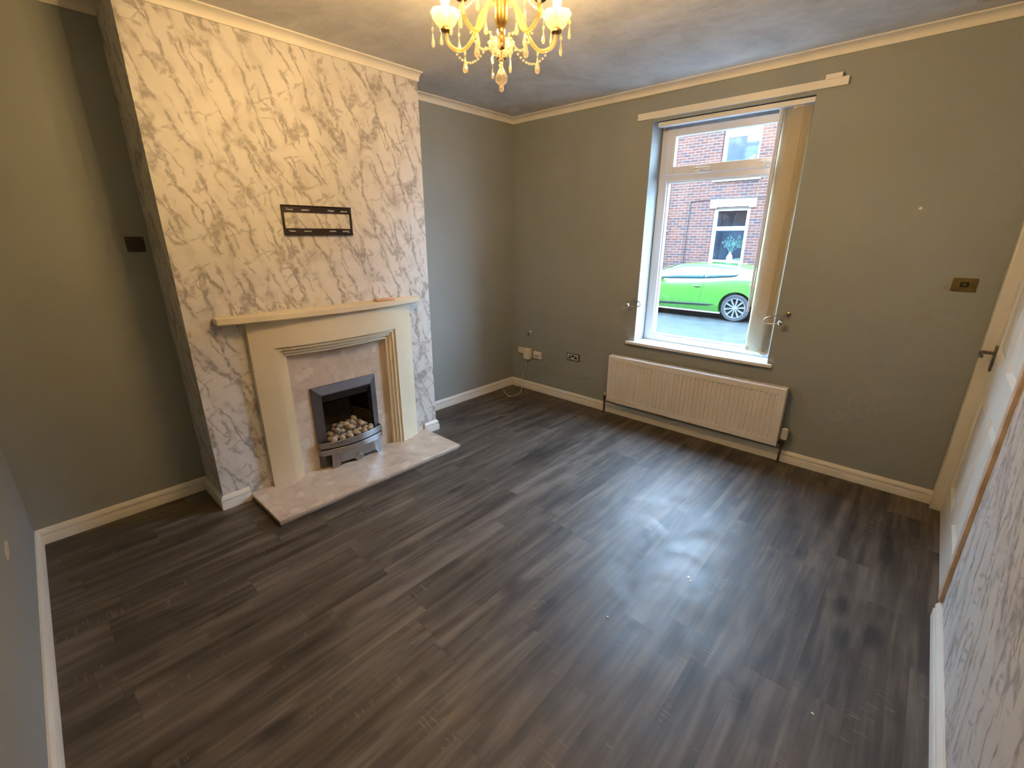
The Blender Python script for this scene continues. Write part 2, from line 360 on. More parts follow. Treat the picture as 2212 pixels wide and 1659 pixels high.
def glass_mat(name, tint, t=.55, gl=.25, tl=.2, rough=.04):
    """thin clear glass: part see-through, part mirror, part milky"""
    m = bpy.data.materials.new(name); m.use_nodes = True; nt = m.node_tree; nt.nodes.clear()
    out = N(nt, 'ShaderNodeOutputMaterial'); tr = N(nt, 'ShaderNodeBsdfTransparent'); g = N(nt, 'ShaderNodeBsdfGlossy'); tb = N(nt, 'ShaderNodeBsdfTranslucent')
    no = N(nt, 'ShaderNodeTexNoise', i_Scale=12.); L(nt, coords(nt), no.inputs['Vector'])
    c = ramp(nt, no.outputs[0], [(.3, tuple(x*.96 for x in tint)), (.7, tint)])
    L(nt, c, tr.inputs[0]); L(nt, c, g.inputs[0]); L(nt, c, tb.inputs[0]); g.inputs['Roughness'].default_value = rough
    a = N(nt, 'ShaderNodeMixShader'); a.inputs[0].default_value = tl/max(gl+tl, 1e-6); L(nt, g.outputs[0], a.inputs[1]); L(nt, tb.outputs[0], a.inputs[2])
    z = N(nt, 'ShaderNodeMixShader'); z.inputs[0].default_value = 1-t; L(nt, tr.outputs[0], z.inputs[1]); L(nt, a.outputs[0], z.inputs[2]); L(nt, z.outputs[0], out.inputs[0])
    return m
M['pane'] = glass_mat('clear_window_glass', (.97, 1., 1.), .94, .06, 0, .01)
M['crystal'] = glass_mat('crystal_glass', (1., .96, .86), .42, .40, .18, .05)
M['armglass'] = glass_mat('glow_tinted_glass', (1., .88, .60), .55, .35, .10, .08)  # gold tint of the arms stands for the warm bulb glow
M['cupglass'] = glass_mat('frosted_cup_glass', (1., .93, .76), .74, .20, .06, .12)
def blind_mat():
    m = bpy.data.materials.new('cream_blind_fabric'); m.use_nodes = True; nt = m.node_tree; b = nt.nodes['Principled BSDF']; out = nt.nodes['Material Output']
    w = N(nt, 'ShaderNodeTexNoise', i_Scale=90., i_Detail=2.); L(nt, coords(nt), w.inputs['Vector'])
    c = ramp(nt, w.outputs[0], [(.3, (.78, .69, .49)), (.7, (.84, .76, .57))]); L(nt, c, b.inputs['Base Color']); b.inputs['Roughness'].default_value = .85
    t = N(nt, 'ShaderNodeBsdfTranslucent'); L(nt, c, t.inputs[0])
    x = N(nt, 'ShaderNodeMixShader'); x.inputs[0].default_value = .42; L(nt, b.outputs[0], x.inputs[1]); L(nt, t.outputs[0], x.inputs[2]); L(nt, x.outputs[0], out.inputs[0])
    return m
M['blind'] = blind_mat()
def emit(name, col, s):
    m, nt, b = newmat(name); no = N(nt, 'ShaderNodeTexNoise', i_Scale=20.); L(nt, coords(nt), no.inputs['Vector'])
    L(nt, ramp(nt, no.outputs[0], [(.3, tuple(c*.98 for c in col)), (.7, col)]), b.inputs['Emission Color']); b.inputs['Emission Strength'].default_value = s
    b.inputs['Base Color'].default_value = (*col, 1); return m
BULB = 375.
M['bulb'] = emit('warm_bulb_glow', (1., .62, .24), BULB)
def pebble_mat():
    m, nt, b = newmat('ceramic_pebble'); oi = N(nt, 'ShaderNodeObjectInfo'); co = coords(nt)
    c = ramp(nt, oi.outputs['Random'], [(0., (.56, .44, .30)), (.3, (.30, .25, .20)), (.55, (.50, .38, .24)), (.8, (.20, .18, .16)), (1., (.60, .50, .36))])
    n = N(nt, 'ShaderNodeTexNoise', i_Scale=40., i_Detail=4.); L(nt, co, n.inputs['Vector'])
    L(nt, mixc(nt, math_(nt, 'MULTIPLY', n.outputs[0], .5), c, (.30, .25, .20)), b.inputs['Base Color']); b.inputs['Roughness'].default_value = .7
    return m
M['pebble'] = pebble_mat()
def scuffed_wall():
    """grey paint with one pale scuff where the plaster shows"""
    m, nt, b = newmat('grey_wall_paint_scuffed'); co = coords(nt)
    n = N(nt, 'ShaderNodeTexNoise', i_Scale=2.2, i_Detail=4.); L(nt, co, n.inputs['Vector'])
    g = ramp(nt, n.outputs[0], [(.3, tuple(c*.97 for c in GREY)), (.7, tuple(c*1.03 for c in GREY))])
    sep = N(nt, 'ShaderNodeSeparateXYZ'); L(nt, co, sep.inputs[0])
    w = N(nt, 'ShaderNodeTexNoise', i_Scale=30., i_Detail=3.); L(nt, co, w.inputs['Vector'])
    dx = math_(nt, 'DIVIDE', math_(nt, 'SUBTRACT', sep.outputs[0], SC[0]), SC[2]); dz = math_(nt, 'DIVIDE', math_(nt, 'SUBTRACT', sep.outputs[2], SC[1]), SC[3])
    d = math_(nt, 'ADD', math_(nt, 'ADD', math_(nt, 'MULTIPLY', dx, dx), math_(nt, 'MULTIPLY', dz, dz)), math_(nt, 'MULTIPLY', math_(nt, 'SUBTRACT', w.outputs[0], .5), 1.6))
    L(nt, mixc(nt, math_(nt, 'LESS_THAN', d, .8), g, (.62, .56, .45)), b.inputs['Base Color']); b.inputs['Roughness'].default_value = .75
    return m
SC = (.86, .443, .075, .03)
M['wall_scuff'] = scuffed_wall()

# ------------------------------------------------------------------ room dimensions (metres)
W0 = 3.372; L0 = 3.583; TAN_N = math.tan(-.0233); TAN_R = math.tan(-.0118)
HC = 2.45; CEIL = 2.495; D = .337; YB1 = -1.296; YB2 = -2.833
nearY = lambda x: -L0 + TAN_N*x
rightX = lambda y: W0 + TAN_R*y
XR = rightX(-3.66); YN = nearY(XR)
WX0, WX1, WZ0, WZ1 = 1.36, 2.36, .672, 2.278      # window opening
TH = .30

# floor, ceiling
struct(MB().prism([(-.3, .3), (3.7, .3), (3.75, -4.), (-.3, -4.)], -.12, 0).build('floor', M['floor']), 'dark grey-brown wood plank vinyl floor')
struct(MB().prism([(-.3, .3), (3.7, .3), (3.75, -4.), (-.3, -4.)], CEIL, CEIL+.15).build('ceiling', M['ceiling']), 'pale ceiling with brushed patchy paint')
# window wall
w = MB()
w.box((-.3, 0, 0), (WX0, TH, CEIL)); w.box((WX1, 0, 0), (3.7, TH, CEIL)); w.box((WX0, 0, 0), (WX1, TH, WZ0-.022)); w.box((WX0, 0, WZ1), (WX1, TH, CEIL))
struct(w.build('wall_back', M['wall']), 'grey painted wall with the window')
# left wall (alcoves), chimney breast with firebox hole
struct(MB().box((-.3, -4., 0), (0, 0, CEIL)).build('wall_left', M['wall']), 'grey painted alcove wall beside the chimney breast')
FY0, FY1, FZ1 = -2.245, -1.845, .565
w = MB()
w.box((0, YB2, 0), (D, FY0, CEIL)); w.box((0, FY1, 0), (D, YB1, CEIL)); w.box((0, FY0, FZ1), (D, FY1, CEIL)); w.box((0, FY0, 0), (.04, FY1, FZ1)); w.box((.04, FY0, 0), (D, FY1, .04))
struct(w.build('wall_chimney_breast', M['paper']), 'chimney breast papered in white marble wallpaper with grey veins')
# near wall
struct(MB().prism([(-.3, nearY(-.3)), (3.7, nearY(3.7)), (3.7, nearY(3.7)-.2), (-.3, nearY(-.3)-.2)], 0, CEIL).build('wall_front', M['wall_scuff']), 'grey wall beside the camera with a pale scuff')
# right wall with door opening
DY0, DY1, DZ = -.075, -1.065, 1.99
w = MB()
def rseg(y0, y1, z0, z1, mb): mb.prism([(rightX(y0), y0), (rightX(y1), y1), (3.8, y1), (3.8, y0)], z0, z1)
rseg(0, DY0, 0, CEIL, w); rseg(DY0, DY1, DZ, CEIL, w); w.prism([(3.44, DY0), (3.44, DY1), (3.8, DY1), (3.8, DY0)], 0, DZ)
rseg(DY1, -4., 0, CEIL, w)
struct(w.build('wall_right', M['paper2']), 'marble wallpapered wall beyond the white door')

# ------------------------------------------------------------------ skirting boards and coving
SK = [(0,0),(.019,0),(.019,.044),(.0185,.045),(.0095,.047),(.0095,.053),(.0165,.056),(.0165,.063),(.014,.070),(.009,.076),(.006,.083),(0,.083)]
def skirt(name, paths):
    m = MB()
    for p in paths: m.sweep(p, SK)
    return struct(m.build(name, M['white'], smooth=True), 'white painted skirting board')
HY0, HY1, HX, HZ = -2.695, -1.412, .762, .040      # hearth
skirt('baseboard_back', [[(3.372, 0), (0, 0)]])
skirt('baseboard_left', [[(0, 0), (0, YB1), (D, YB1), (D, HY1)], [(D, HY0), (D, YB2), (0, YB2), (0, nearY(0))]])
skirt('baseboard_front', [[(0, nearY(0)), (XR, YN)]])
skirt('baseboard_right', [[(XR, YN), (rightX(DY1-.05), DY1-.05)]])
ch = CEIL - HC
CV = [(0,0),(.010,0),(.011,.006)] + [(.011 + .034*(1-math.cos(a)), .006 + (ch-.014)*math.sin(a)) for a in [PI/2*k/7 for k in range(1, 8)]] + [(.047, ch-.007),(.055, ch-.006),(.055, ch),(0, ch)]
def cove(name, paths):
    m = MB()
    for p in paths: m.sweep(p, CV, z=HC)
    return struct(m.build(name, M['cove'], smooth=True), 'white plaster coving')
cove('trim_1', [[(3.372, 0), (0, 0), (0, YB1)]])
cove('trim_2', [[(D, YB1+.006), (D, YB2-.006)]])
cove('trim_3', [[(0, YB2), (0, nearY(0)), (XR, YN), (3.372, 0)]])

# ------------------------------------------------------------------ window
fy0, fy1 = .165, .23
wn = thing('window_1', ((WX0+WX1)/2, fy0, WZ0), 'white framed window over the radiator', None); wn['kind'] = 'structure'
f = MB(); xl, xr_ = WX0+.002, WX1-.002
TB, TT = 1.892, 1.962       # transom
f.box((xl, fy0, WZ0), (xl+.068, fy1, WZ1)); f.box((xr_-.068, fy0, WZ0), (xr_, fy1, WZ1))
f.box((xl+.068, fy0, WZ0), (xr_-.068, fy1, .716)); f.box((xl+.068, fy0, WZ1-.062), (xr_-.068, fy1, WZ1)); f.box((xl+.068, fy0, TB), (xr_-.068, fy1, TT))
f.build('window_frame', M['upvc'], wn, bevel=.004)
# glazing beads of the fixed light and the opening top light (casement sash)
g = MB()
for a, b_ in (((xl+.068, .180, .716), (xl+.080, .215, TB)), ((xr_-.080, .180, .716), (xr_-.068, .215, TB)), ((xl+.080, .180, .716), (xr_-.080, .215, .728)), ((xl+.080, .180, TB-.012), (xr_-.080, .215, TB))): g.box(a, b_)
g.build('glazing_bead', M['upvc'], wn, bevel=.002)
s_ = MB(); sx0, sx1, sz0, sz1 = xl+.045, xr_-.045, TT-.028, WZ1-.035
s_.box((sx0, .148, sz0), (sx0+.070, .190, sz1)); s_.box((sx1-.070, .148, sz0), (sx1, .190, sz1)); s_.box((sx0+.070, .148, sz0), (sx1-.070, .190, sz0+.058)); s_.box((sx0+.070, .148, sz1-.052), (sx1-.070, .190, sz1))
sash = s_.build('top_light_sash', M['upvc'], wn, bevel=.004)
for hx in (1.665, 2.10):
    h = MB(); h.box((hx-.035, .134, sz0+.016), (hx+.012, .148, sz0+.038)); h.box((hx-.012, .124, sz0+.018), (hx+.088, .136, sz0+.034)); h.cyl((hx-.012, .124, sz0+.026), .011, .014, (0,1,0), 14)
    h.box((hx-.03, .136, sz0-.004), (hx+.01, .150, sz0+.018))
    h.build('window_handle', M['plastic'], sash, bevel=.003)
MB().box((sx0+.065, .165, sz0+.05), (sx1-.065, .169, sz1-.045)).build('top_light_pane', M['pane'], sash)
MB().box((xl+.066, .195, .715), (xr_-.066, .199, TB+.002)).build('pane', M['pane'], wn)
struct(MB().box((1.296, -.034, WZ0-.022), (2.396, .0, WZ0)).box((WX0, 0, WZ0-.022), (WX1, .17, WZ0)).build('window_sill', M['sill'], bevel=.003), 'white window board over the radiator')
bpy.data.objects['window_sill'].name = 'trim_4'
# outside sill
struct(MB().box((1.30, .23, WZ0-.08), (2.42, .36, WZ0-.005)).build('trim_5', M['stonewhite']), 'stone outer window sill')

# pelmet board
pt = thing('curtain_batten', (1.875, 0, 2.30), 'long white wooden batten fixed across the wall above the window', 'batten')
MB().box((1.246, -.020, 2.297), (2.508, 0, 2.340)).build('board', M['white'], pt, bevel=.002)
MB().box((2.395, -.026, 2.336), (2.475, 0, 2.362)).build('fixing_block', M['white'], pt, bevel=.002)

# vertical blind
vb = thing('vertical_blind', (2.27, .045, .72), 'cream vertical blind drawn aside at the edge of the window', 'blind')
MB().box((1.392, .018, 2.243), (2.357, .062, 2.273)).build('headrail', M['upvc'], vb, bevel=.003)
ang = R(18)
for i in range(9):
    x = 2.247 + i*.0054; w_ = .0635; yy = .052 + (i % 2)*.002
    dx, dy = math.cos(ang)*w_, -math.sin(ang)*w_
    rows = []
    for k in range(9):
        t = -1 + 2*k/8; z_ = 0
        bowx = (1-t*t)*.003
        rows.append([(x + dx*t - math.sin(ang)*-bowx, yy + dy*t - bowx, z) for z in (.728 + .0015*i, 1.1, 1.6, 2.0, 2.236)])
    m = MB(); m.grid(rows); sl = m.build('louvre', M['blind'], vb, smooth=True)
    so = sl.modifiers.new('thick', 'SOLIDIFY'); so.thickness = .0012
    MB().obox((x, yy, .742), [(math.cos(ang), -math.sin(ang), 0), (math.sin(ang), math.cos(ang), 0), (0,0,1)], (.061, .0018, .013)).build('bottom_weight', M['blind'], sl)
    MB().box((x-.006, yy-.006, 2.232), (x+.006, yy+.006, 2.246)).build('hanger', M['plastic'], sl)
ct = MB()
for i in range(8):
    x = 2.247 + i*.0054 + .050; ct.tube([(x-.0, .03, .738), (x+.002, .024, .720), (x+.004, .024, .720), (x+.0054, .03, .738)], .0016, 6)
ct.build('linking_chain', M['plastic'], vb)
MB().tube([(2.196, .026, 2.243), (2.196, .022, 2.20), (2.195, .020, 1.04)], .0038, 8).build('wand', M['wand'], vb, smooth=True)
MB().tube([(2.176, .045, 2.243), (2.174, .046, 1.00)], .0085, 8).build('control_cord', M['upvc'], vb, smooth=True)

# ------------------------------------------------------------------ curtain holdbacks
def holdback(rose, ctrl, ball, label):
    t = thing('curtain_holdback', (rose[0], 0, rose[2]), label, 'holdback', 'metal curtain holdbacks beside the window')
    MB().lathe([(.015,0),(.015,.004),(.006,.007),(.006,.030)], (rose[0], 0, rose[2]), 16, (0,-1,0)).build('wall_rose', M['pewter'], t, smooth=True)
    MB().tube(smoothpath([(rose[0], -.026, rose[2])] + ctrl + [ball], 8), .0042, 10).build('hook', M['chrome'], t, smooth=True)
    MB().ball(ball, .0175, 18).build('ball_end', M['chrome'], t, smooth=True)
def smoothpath(P, n=6):
    P = [Vector(p) for p in P]; out = []
    for i in range(len(P)-1):
        p0, p1, p2, p3 = P[max(i-1,0)], P[i], P[i+1], P[min(i+2, len(P)-1)]
        for k in range(n):
            t = k/n; out.append(.5*((2*p1) + (p2-p0)*t + (2*p0-5*p1+4*p2-p3)*t*t + (3*p1-p0-3*p2+p3)*t**3))
    out.append(P[-1]); return out
holdback((1.335, 0, 1.012), [(1.365, -.034, 1.012), (1.405, -.055, 1.002), (1.420, -.066, .986), (1.400, -.070, .970), (1.355, -.070, .966)], (1.308, -.070, .975), 'curved metal curtain holdback on the chimney side of the window')
holdback((2.432, 0, 1.018), [(2.405, -.034, 1.012), (2.345, -.058, 1.000), (2.314, -.068, .982), (2.318, -.070, .962), (2.350, -.070, .953), (2.385, -.070, .957)], (2.410, -.070, .968), 'curved metal curtain holdback crossing the cream blind')

# ------------------------------------------------------------------ radiator
rx0, rx1, rz0, rz1, ryf = 1.193, 2.525, .131, .545, -.100
rd = thing('radiator', ((rx0+rx1)/2, -.05, rz0), 'long white panel radiator under the window', 'radiator')
p = MB()
nf = 40; st = (rx1-rx0-.07)/nf
def rbulge(x, z):
    if z < rz0+.045 or z > rz1-.045: return 0
    ph = ((x-rx0-.035)/st) % 1
    if x < rx0+.035 or x > rx1-.035: return 0
    e = min((z-rz0-.045)/.006, (rz1-.045-z)/.006, 1)
    return .0055*max(0, min(1, e))*(1 if .22 < ph < .78 else 0)
xs = [rx0]
for i in range(nf):
    for q_ in (0, .18, .26, .74, .82): xs.append(rx0+.035+(i+q_)*st)
xs += [rx1-.035, rx1]
zs = [rz0, rz0+.006, rz0+.044, rz0+.046, rz0+.0515, rz0+.060, rz1-.060, rz1-.0515, rz1-.046, rz1-.044, rz1-.006, rz1]
rows = [[(x, ryf + (0.006 if z in (rz0, rz1) else 0) + rbulge(x, z), z) for z in zs] for x in xs]
p.grid(rows); p.box((rx0, ryf+.006, rz0), (rx0+.004, ryf+.018, rz1)); p.box((rx1-.004, ryf+.006, rz0), (rx1, ryf+.018, rz1))
p.box((rx0+.004, ryf+.012, rz0+.002), (rx1-.004, ryf+.018, rz1-.002))
p.build('front_panel', M['rad'], rd)
MB().box((rx0+.01, -.050, rz0+.01), (rx1-.01, -.034, rz1-.02)).build('rear_panel', M['rad'], rd, bevel=.003)
tg = MB(); tg.box((rx0, ryf+.016, rz1-.012), (rx0+.03, -.036, rz1)); tg.box((rx1-.03, ryf+.016, rz1-.012), (rx1, -.036, rz1)); tg.box((rx0+.03, ryf+.014, rz1-.004), (rx1-.03, ryf+.020, rz1)); tg.box((rx0+.03, -.040, rz1-.004), (rx1-.03, -.036, rz1)); tg.box((rx0+.03, -.070, rz1-.004), (rx1-.03, -.067, rz1))
x = rx0+.034
while x < rx1-.034:
    tg.box((x, ryf+.018, rz1-.006), (x+.004, -.038, rz1-.001)); x += .0105
tg.build('top_grille', M['rad'], rd)
MB().box((rx0, ryf+.016, rz0+.02), (rx0+.003, -.036, rz1-.01)).build('side_cover', M['rad'], rd)
MB().box((rx1-.003, ryf+.016, rz0+.02), (rx1, -.036, rz1-.01)).build('side_cover', M['rad'], rd)
v = MB(); v.tube([(1.150, -.05, -.0), (1.150, -.05, .135)], .0075, 12); v.lathe([(.012,0),(.012,.035),(.009,.038)], (1.150, -.05, .125), 14); v.tube([(1.150, -.05, .145), (rx0+.002, -.05, .145)], .008, 12)
v.build('supply_pipe', M['copper'], rd, smooth=True)
MB().lathe([(.010,0),(.0115,.004),(.0115,.026),(.008,.030)], (1.150, -.05, .163), 16).build('lockshield_cap', M['plastic'], rd, smooth=True)
v = MB(); v.tube([(2.545, -.05, -.0), (2.550, -.05, .14)], .0075, 12); v.lathe([(.012,0),(.014,.01),(.012,.045),(.010,.05)], (2.551, -.05, .128), 14); v.tube([(2.551, -.05, .15), (rx1-.002, -.05, .15)], .009, 12)
v.build('supply_pipe', M['copper'], rd, smooth=True)
MB().lathe([(.014,0),(.020,.006),(.0215,.03),(.020,.055),(.0215,.06),(.019,.078),(.012,.082)], (2.553, -.05, .178), 20, wave=lambda th, i: .05*math.cos(10*th) if 0 < i < 4 else 0).build('thermostatic_valve_head', M['plastic'], rd, smooth=True)

# ------------------------------------------------------------------ sockets and wall plates on the window wall
o = MB().box((.094, -.020, .362), (.196, 0, .424)).build('blank_socket_box', M['plastic'], bevel=.004); tag(o, 'low white plastic box on the wall nearest the room corner', 'wall box')
ad = thing('plug_adaptor', (.232, -.02, .32), 'tall white plug adaptor with a cable, between two white wall boxes', 'plug adaptor')
MB().box((.190, -.052, .322), (.262, 0, .430)).build('body', M['plastic'], ad, bevel=.006)
cb = [(.222,-.040,.322),(.224,-.042,.300),(.205,-.040,.22),(.168,-.036,.12),(.172,-.050,.06),(.200,-.082,.012),(.240,-.14,.0035),(.266,-.19,.0035),(.272,-.25,.0035),(.265,-.305,.0035),(.235,-.320,.0035),(.195,-.296,.0035),(.13,-.262,.0035),(.078,-.221,.0035)]
MB().tube(smoothpath(cb), .0024, 8).build('cable', M['plastic'], ad, smooth=True)
MB().tube([(.255,-.316,.005),(.225,-.322,.005)], .0048, 8).build('inline_connector', M['plastic'], ad, smooth=True)
ph = thing('phone_socket', (.345, -.02, .34), 'square white telephone socket with two dark slots beside the plug adaptor', 'phone socket')
MB().box((.300, -.026, .342), (.392, 0, .412)).build('face_plate', M['plastic'], ph, bevel=.006)
MB().box((.326, -.0275, .368), (.340, -.024, .376)).box((.348, -.0275, .368), (.362, -.024, .376)).build('slot', M['black'], ph)
cg = thing('cable_stub', (.234, 0, .59), 'small white cable stub poking from the wall above the plug adaptor', 'cable')
MB().lathe([(.014,0),(.014,.006),(.008,.014)], (.238, 0, .597), 14, (0,-1,0)).build('grommet', M['plastic'], cg, smooth=True)
MB().tube([(.236,-.008,.594),(.235,-.024,.590),(.232,-.028,.576),(.230,-.026,.558)], .0050, 8).build('cut_wire', M['pewter'], cg, smooth=True)
ds = thing('double_socket', (.763, 0, .397), 'antique brass double plug socket with black inserts', 'socket')
MB().box((.692, -.008, .398), (.835, 0, .466)).build('face_plate', M['brass'], ds, bevel=.003)
MB().box((.704, -.0095, .406), (.823, -.0078, .458)).build('inner_plate', plain('pale_brass', (.62, .56, .42), .35, metal=.7), ds, bevel=.001)
for cx in (.730, .797):
    MB().prism([(cx-.014, .417), (cx+.014, .417), (cx+.014, .429), (cx+.005, .433), (cx+.005, .448), (cx-.005, .448), (cx-.005, .433), (cx-.014, .429)], -.0115, -.009, f=lambda a, b, c: (a, c, b)).build('outlet', M['black'], ds)
for cx in (.757, .771):
    MB().box((cx-.0062, -.013, .432), (cx+.0062, -.009, .452)).build('rocker_switch', M['black'], ds, bevel=.001)
sw = thing('light_switch', (3.205, 0, 1.225), 'brass light switch plate on the wall near the door', 'light switch')
MB().box((3.158, -.007, 1.226), (3.254, 0, 1.294)).build('face_plate', M['brass'], sw, bevel=.003)
MB().box((3.190, -.0085, 1.248), (3.224, -.006, 1.274)).build('switch_insert', M['black'], sw, bevel=.001)
MB().box((3.199, -.013, 1.255), (3.214, -.008, 1.268)).build('rocker_switch', M['brass'], sw, bevel=.001)
o = MB().lathe([(.008,0),(.007,.002),(.003,.003)], (2.95, 0, 1.644), 12, (0,-1,0)).build('wall_plug', M['white'], smooth=True); tag(o, 'tiny pale filled plug hole high on the grey wall by the light switch', 'wall plug')
o = thing('blank_plate', (0, -2.895, 1.418), 'black square blanking plate on the grey alcove wall', 'blanking plate')
MB().box((0, -2.934, 1.419), (.009, -2.858, 1.492)).build('plate', M['black'], o, bevel=.002)
for zz in (1.4285, 1.4825):
    for yy in (-2.925, -2.867): MB().cyl((.0088, yy, zz), .0022, .0012, (1,0,0), 10).build('screw', M['pewter'], o)

# ------------------------------------------------------------------ TV wall bracket
tv = thing('tv_wall_bracket', (D, -2.068, 1.58), 'black steel television wall bracket on the marble wallpaper', 'tv bracket')
y0, y1, z0, z1 = -2.277, -1.861, 1.506, 1.660
def slot_plate(zb, zt, notch_dir):
    """horizontal rail with slots cut through it"""
    m = MB(); xa, xb = D, D+.007
    cols = [y0, y0+.022, y0+.070, y0+.112, y0+.160, y1-.150, y1-.104, y1-.068, y1-.022, y1]
    zc = (zb+zt)/2; sz = .0042; off = .003*notch_dir
    for i in range(len(cols)-1):
        if i in (1, 3, 5, 7):
            m.box((xa, cols[i], zb), (xb, cols[i+1], zc-sz-off)); m.box((xa, cols[i], zc+sz-off), (xb, cols[i+1], zt))
        else: m.box((xa, cols[i], zb), (xb, cols[i+1], zt))
    return m
r_ = slot_plate(z1-.034, z1, 1); r_.box((D, y0, z1), (D+.016, y1, z1+.003)); r_.box((D, y0+.175, z1-.030), (D+.007, y1-.165, z1-.028)); r_.build('top_rail', M['blackmetal'], tv)
r_ = slot_plate(z0, z0+.034, -1); r_.box((D, y0, z0-.003), (D+.016, y1, z0)); r_.build('bottom_rail', M['blackmetal'], tv)
MB().box((D, y0, z0+.034), (D+.008, y0+.011, z1-.034)).build('side_bar', M['blackmetal'], tv)
MB().box((D, y1-.011, z0+.034), (D+.008, y1, z1-.034)).build('side_bar', M['blackmetal'], tv)
for (yy, zz) in ((y0+.030, z1-.015), (y0+.155, z1-.021), (y1-.140, z1-.018), (y1-.03, z0+.014), (y0+.032, z0+.02)):
    MB().lathe([(.005,0),(.005,.003),(.003,.004)], (D+.006, yy, zz), 10, (1,0,0)).build('screw', M['chrome'], tv)

# ------------------------------------------------------------------ fireplace
fp = thing('fireplace', (D, -2.04, 0), 'cream fire surround with bowed mantel shelf on the chimney breast', 'fireplace')
SY0, SY1 = -2.568, -1.503; YC = (SY0+SY1)/2; HW = (SY1-SY0)/2
arc = lambda y, e=.372, b=.088: e + b*(1-((y-YC)/HW)**2)
def bowbox(m, ya, yb, za, zb, off, back, n=None, fn=arc):
    n = n or max(2, int((yb-ya)/.03)+1)
    P = [ya + (yb-ya)*i/n for i in range(n+1)]
    vs = []
    for y in P: vs += [(fn(y)-off, y, za), (fn(y)-off, y, zb), (back, y, zb), (back, y, za)]
    fs = [(0,1,2,3), tuple(4*n+k for k in (3,2,1,0))]
    for i in range(n):
        a = 4*i; b = a+4
        for k in range(4): fs.append((a+k, b+k, b+(k+1) % 4, a+(k+1) % 4))
    m.add(vs, fs)
OZ = .893; OY0, OY1 = -2.446, -1.660; ST = .0205; STZ = .021
sur = MB()
bowbox(sur, SY0, OY0, HZ, 1.052, 0, D); bowbox(sur, OY1, SY1, HZ, 1.052, 0, D); bowbox(sur, OY0, OY1, OZ, 1.052, 0, D)
for k in range(3):
    off = .014 + .017*k; a0, a1 = OY0+ST*k, OY1-ST*k; zt = OZ-STZ*k
    bowbox(sur, a0, a0+ST, HZ, zt, off, D); bowbox(sur, a1-ST, a1, HZ, zt, off, D); bowbox(sur, a0+ST, a1-ST, zt-STZ, zt-.004, off, D); bowbox(sur, a0+ST, a1-ST, zt-.004, zt, off+.016, D)
sur.build('surround', M['cream'], fp)
sh = MB(); shc = lambda y: .405 + .085*(1-((y+2.072)/.636)**2)
bowbox(sh, -2.708, -1.436, 1.056, 1.090, 0, D, 40, fn=shc); bowbox(sh, -2.700, -1.444, 1.050, 1.056, .008, D, 40, fn=shc)
shelf = sh.build('mantel_shelf', M['cream'], fp, bevel=.003)
# marble back panel with opening
bp_ = MB(); px = D+.012
for a, b_ in (((D, -2.39, HZ), (px, -2.262, .84)), ((D, -1.828, HZ), (px, -1.715, .84)), ((D, -2.262, .578), (px, -1.828, .84))): bp_.box(a, b_)
bp_.build('back_panel', M['stone'], fp)
hs = MB(); hs.box((D, HY0, .018), (HX, HY1, HZ)); hs.box((D, HY0+.008, 0), (HX-.012, HY1-.008, .015)); hs.box((D, HY0+.016, .013), (HX-.02, HY1-.016, .020))
hs.build('hearth', M['stone'], fp, bevel=.003)
o = MB().box((.395, -1.795, 1.0905), (.440, -1.655, 1.106)).build('wood_offcut', plain('pinkish_wood', (.62, .42, .27), .7, var=.1), bevel=.005); tag(o, 'small pinkish wooden offcut lying on the mantel shelf', 'wood piece')

# gas fire
gf = thing('gas_fire', (.40, -2.045, HZ), 'inset gas fire with brushed steel trim and dark firebox', 'gas fire')
oy0, oy1, oz0, oz1 = -2.270, -1.820, HZ, .592
iy0, iy1, iz0, iz1 = -2.211, -1.864, .205, .536
xo, xi = px+.010, px+.024
def ring(m):
    O_ = [(oy0, oz0), (oy0, oz1), (oy1, oz1), (oy1, oz0)]; I_ = [(iy0, oz0), (iy0, iz1), (iy1, iz1), (iy1, oz0)]
    vs = [(px, y, z) for y, z in O_] + [(xo, y, z) for y, z in O_] + [(xi, y, z) for y, z in I_] + [(xi-.05, y, z) for y, z in I_]
    fs = []
    for i in range(3):
        for a in (0, 4, 8): fs.append((a+i, a+i+1, a+4+i+1, a+4+i))
    fs += [(0, 4, 8, 12), (3, 15, 11, 7)]
    return m.add(vs, fs)
ring(MB()).build('trim_frame', M['darksteel'], gf)
fb = MB(); bx0 = .06
fb.box((bx0, -2.240, .05), (bx0+.006, -1.850, .56)); fb.box((bx0, -2.240, .05), (px+.001, -2.232, .56)); fb.box((bx0, -1.858, .05), (px+.001, -1.850, .56)); fb.box((bx0, -2.240, .552), (px+.001, -1.850, .56)); fb.box((bx0, -2.240, .045), (px+.02, -1.850, .055))
fb.build('firebox', M['soot'], gf)
MB().prism([(px+.02, .538), (px+.026, .530), (.315, .465), (.308, .470)], -2.231, -1.859, f=lambda a, b, c: (a, c, b)).build('canopy', M['ceramic'], gf)
MB().box((.150, -2.17, .20), (.162, -1.92, .40)).prism([(.17, -2.175), (.35, -2.222), (.352, -2.216), (.174, -2.168)], .17, .335).prism([(.17, -1.915), (.35, -1.868), (.352, -1.874), (.174, -1.922)], .17, .335).build('ceramic_panel', M['ceramic'], gf)
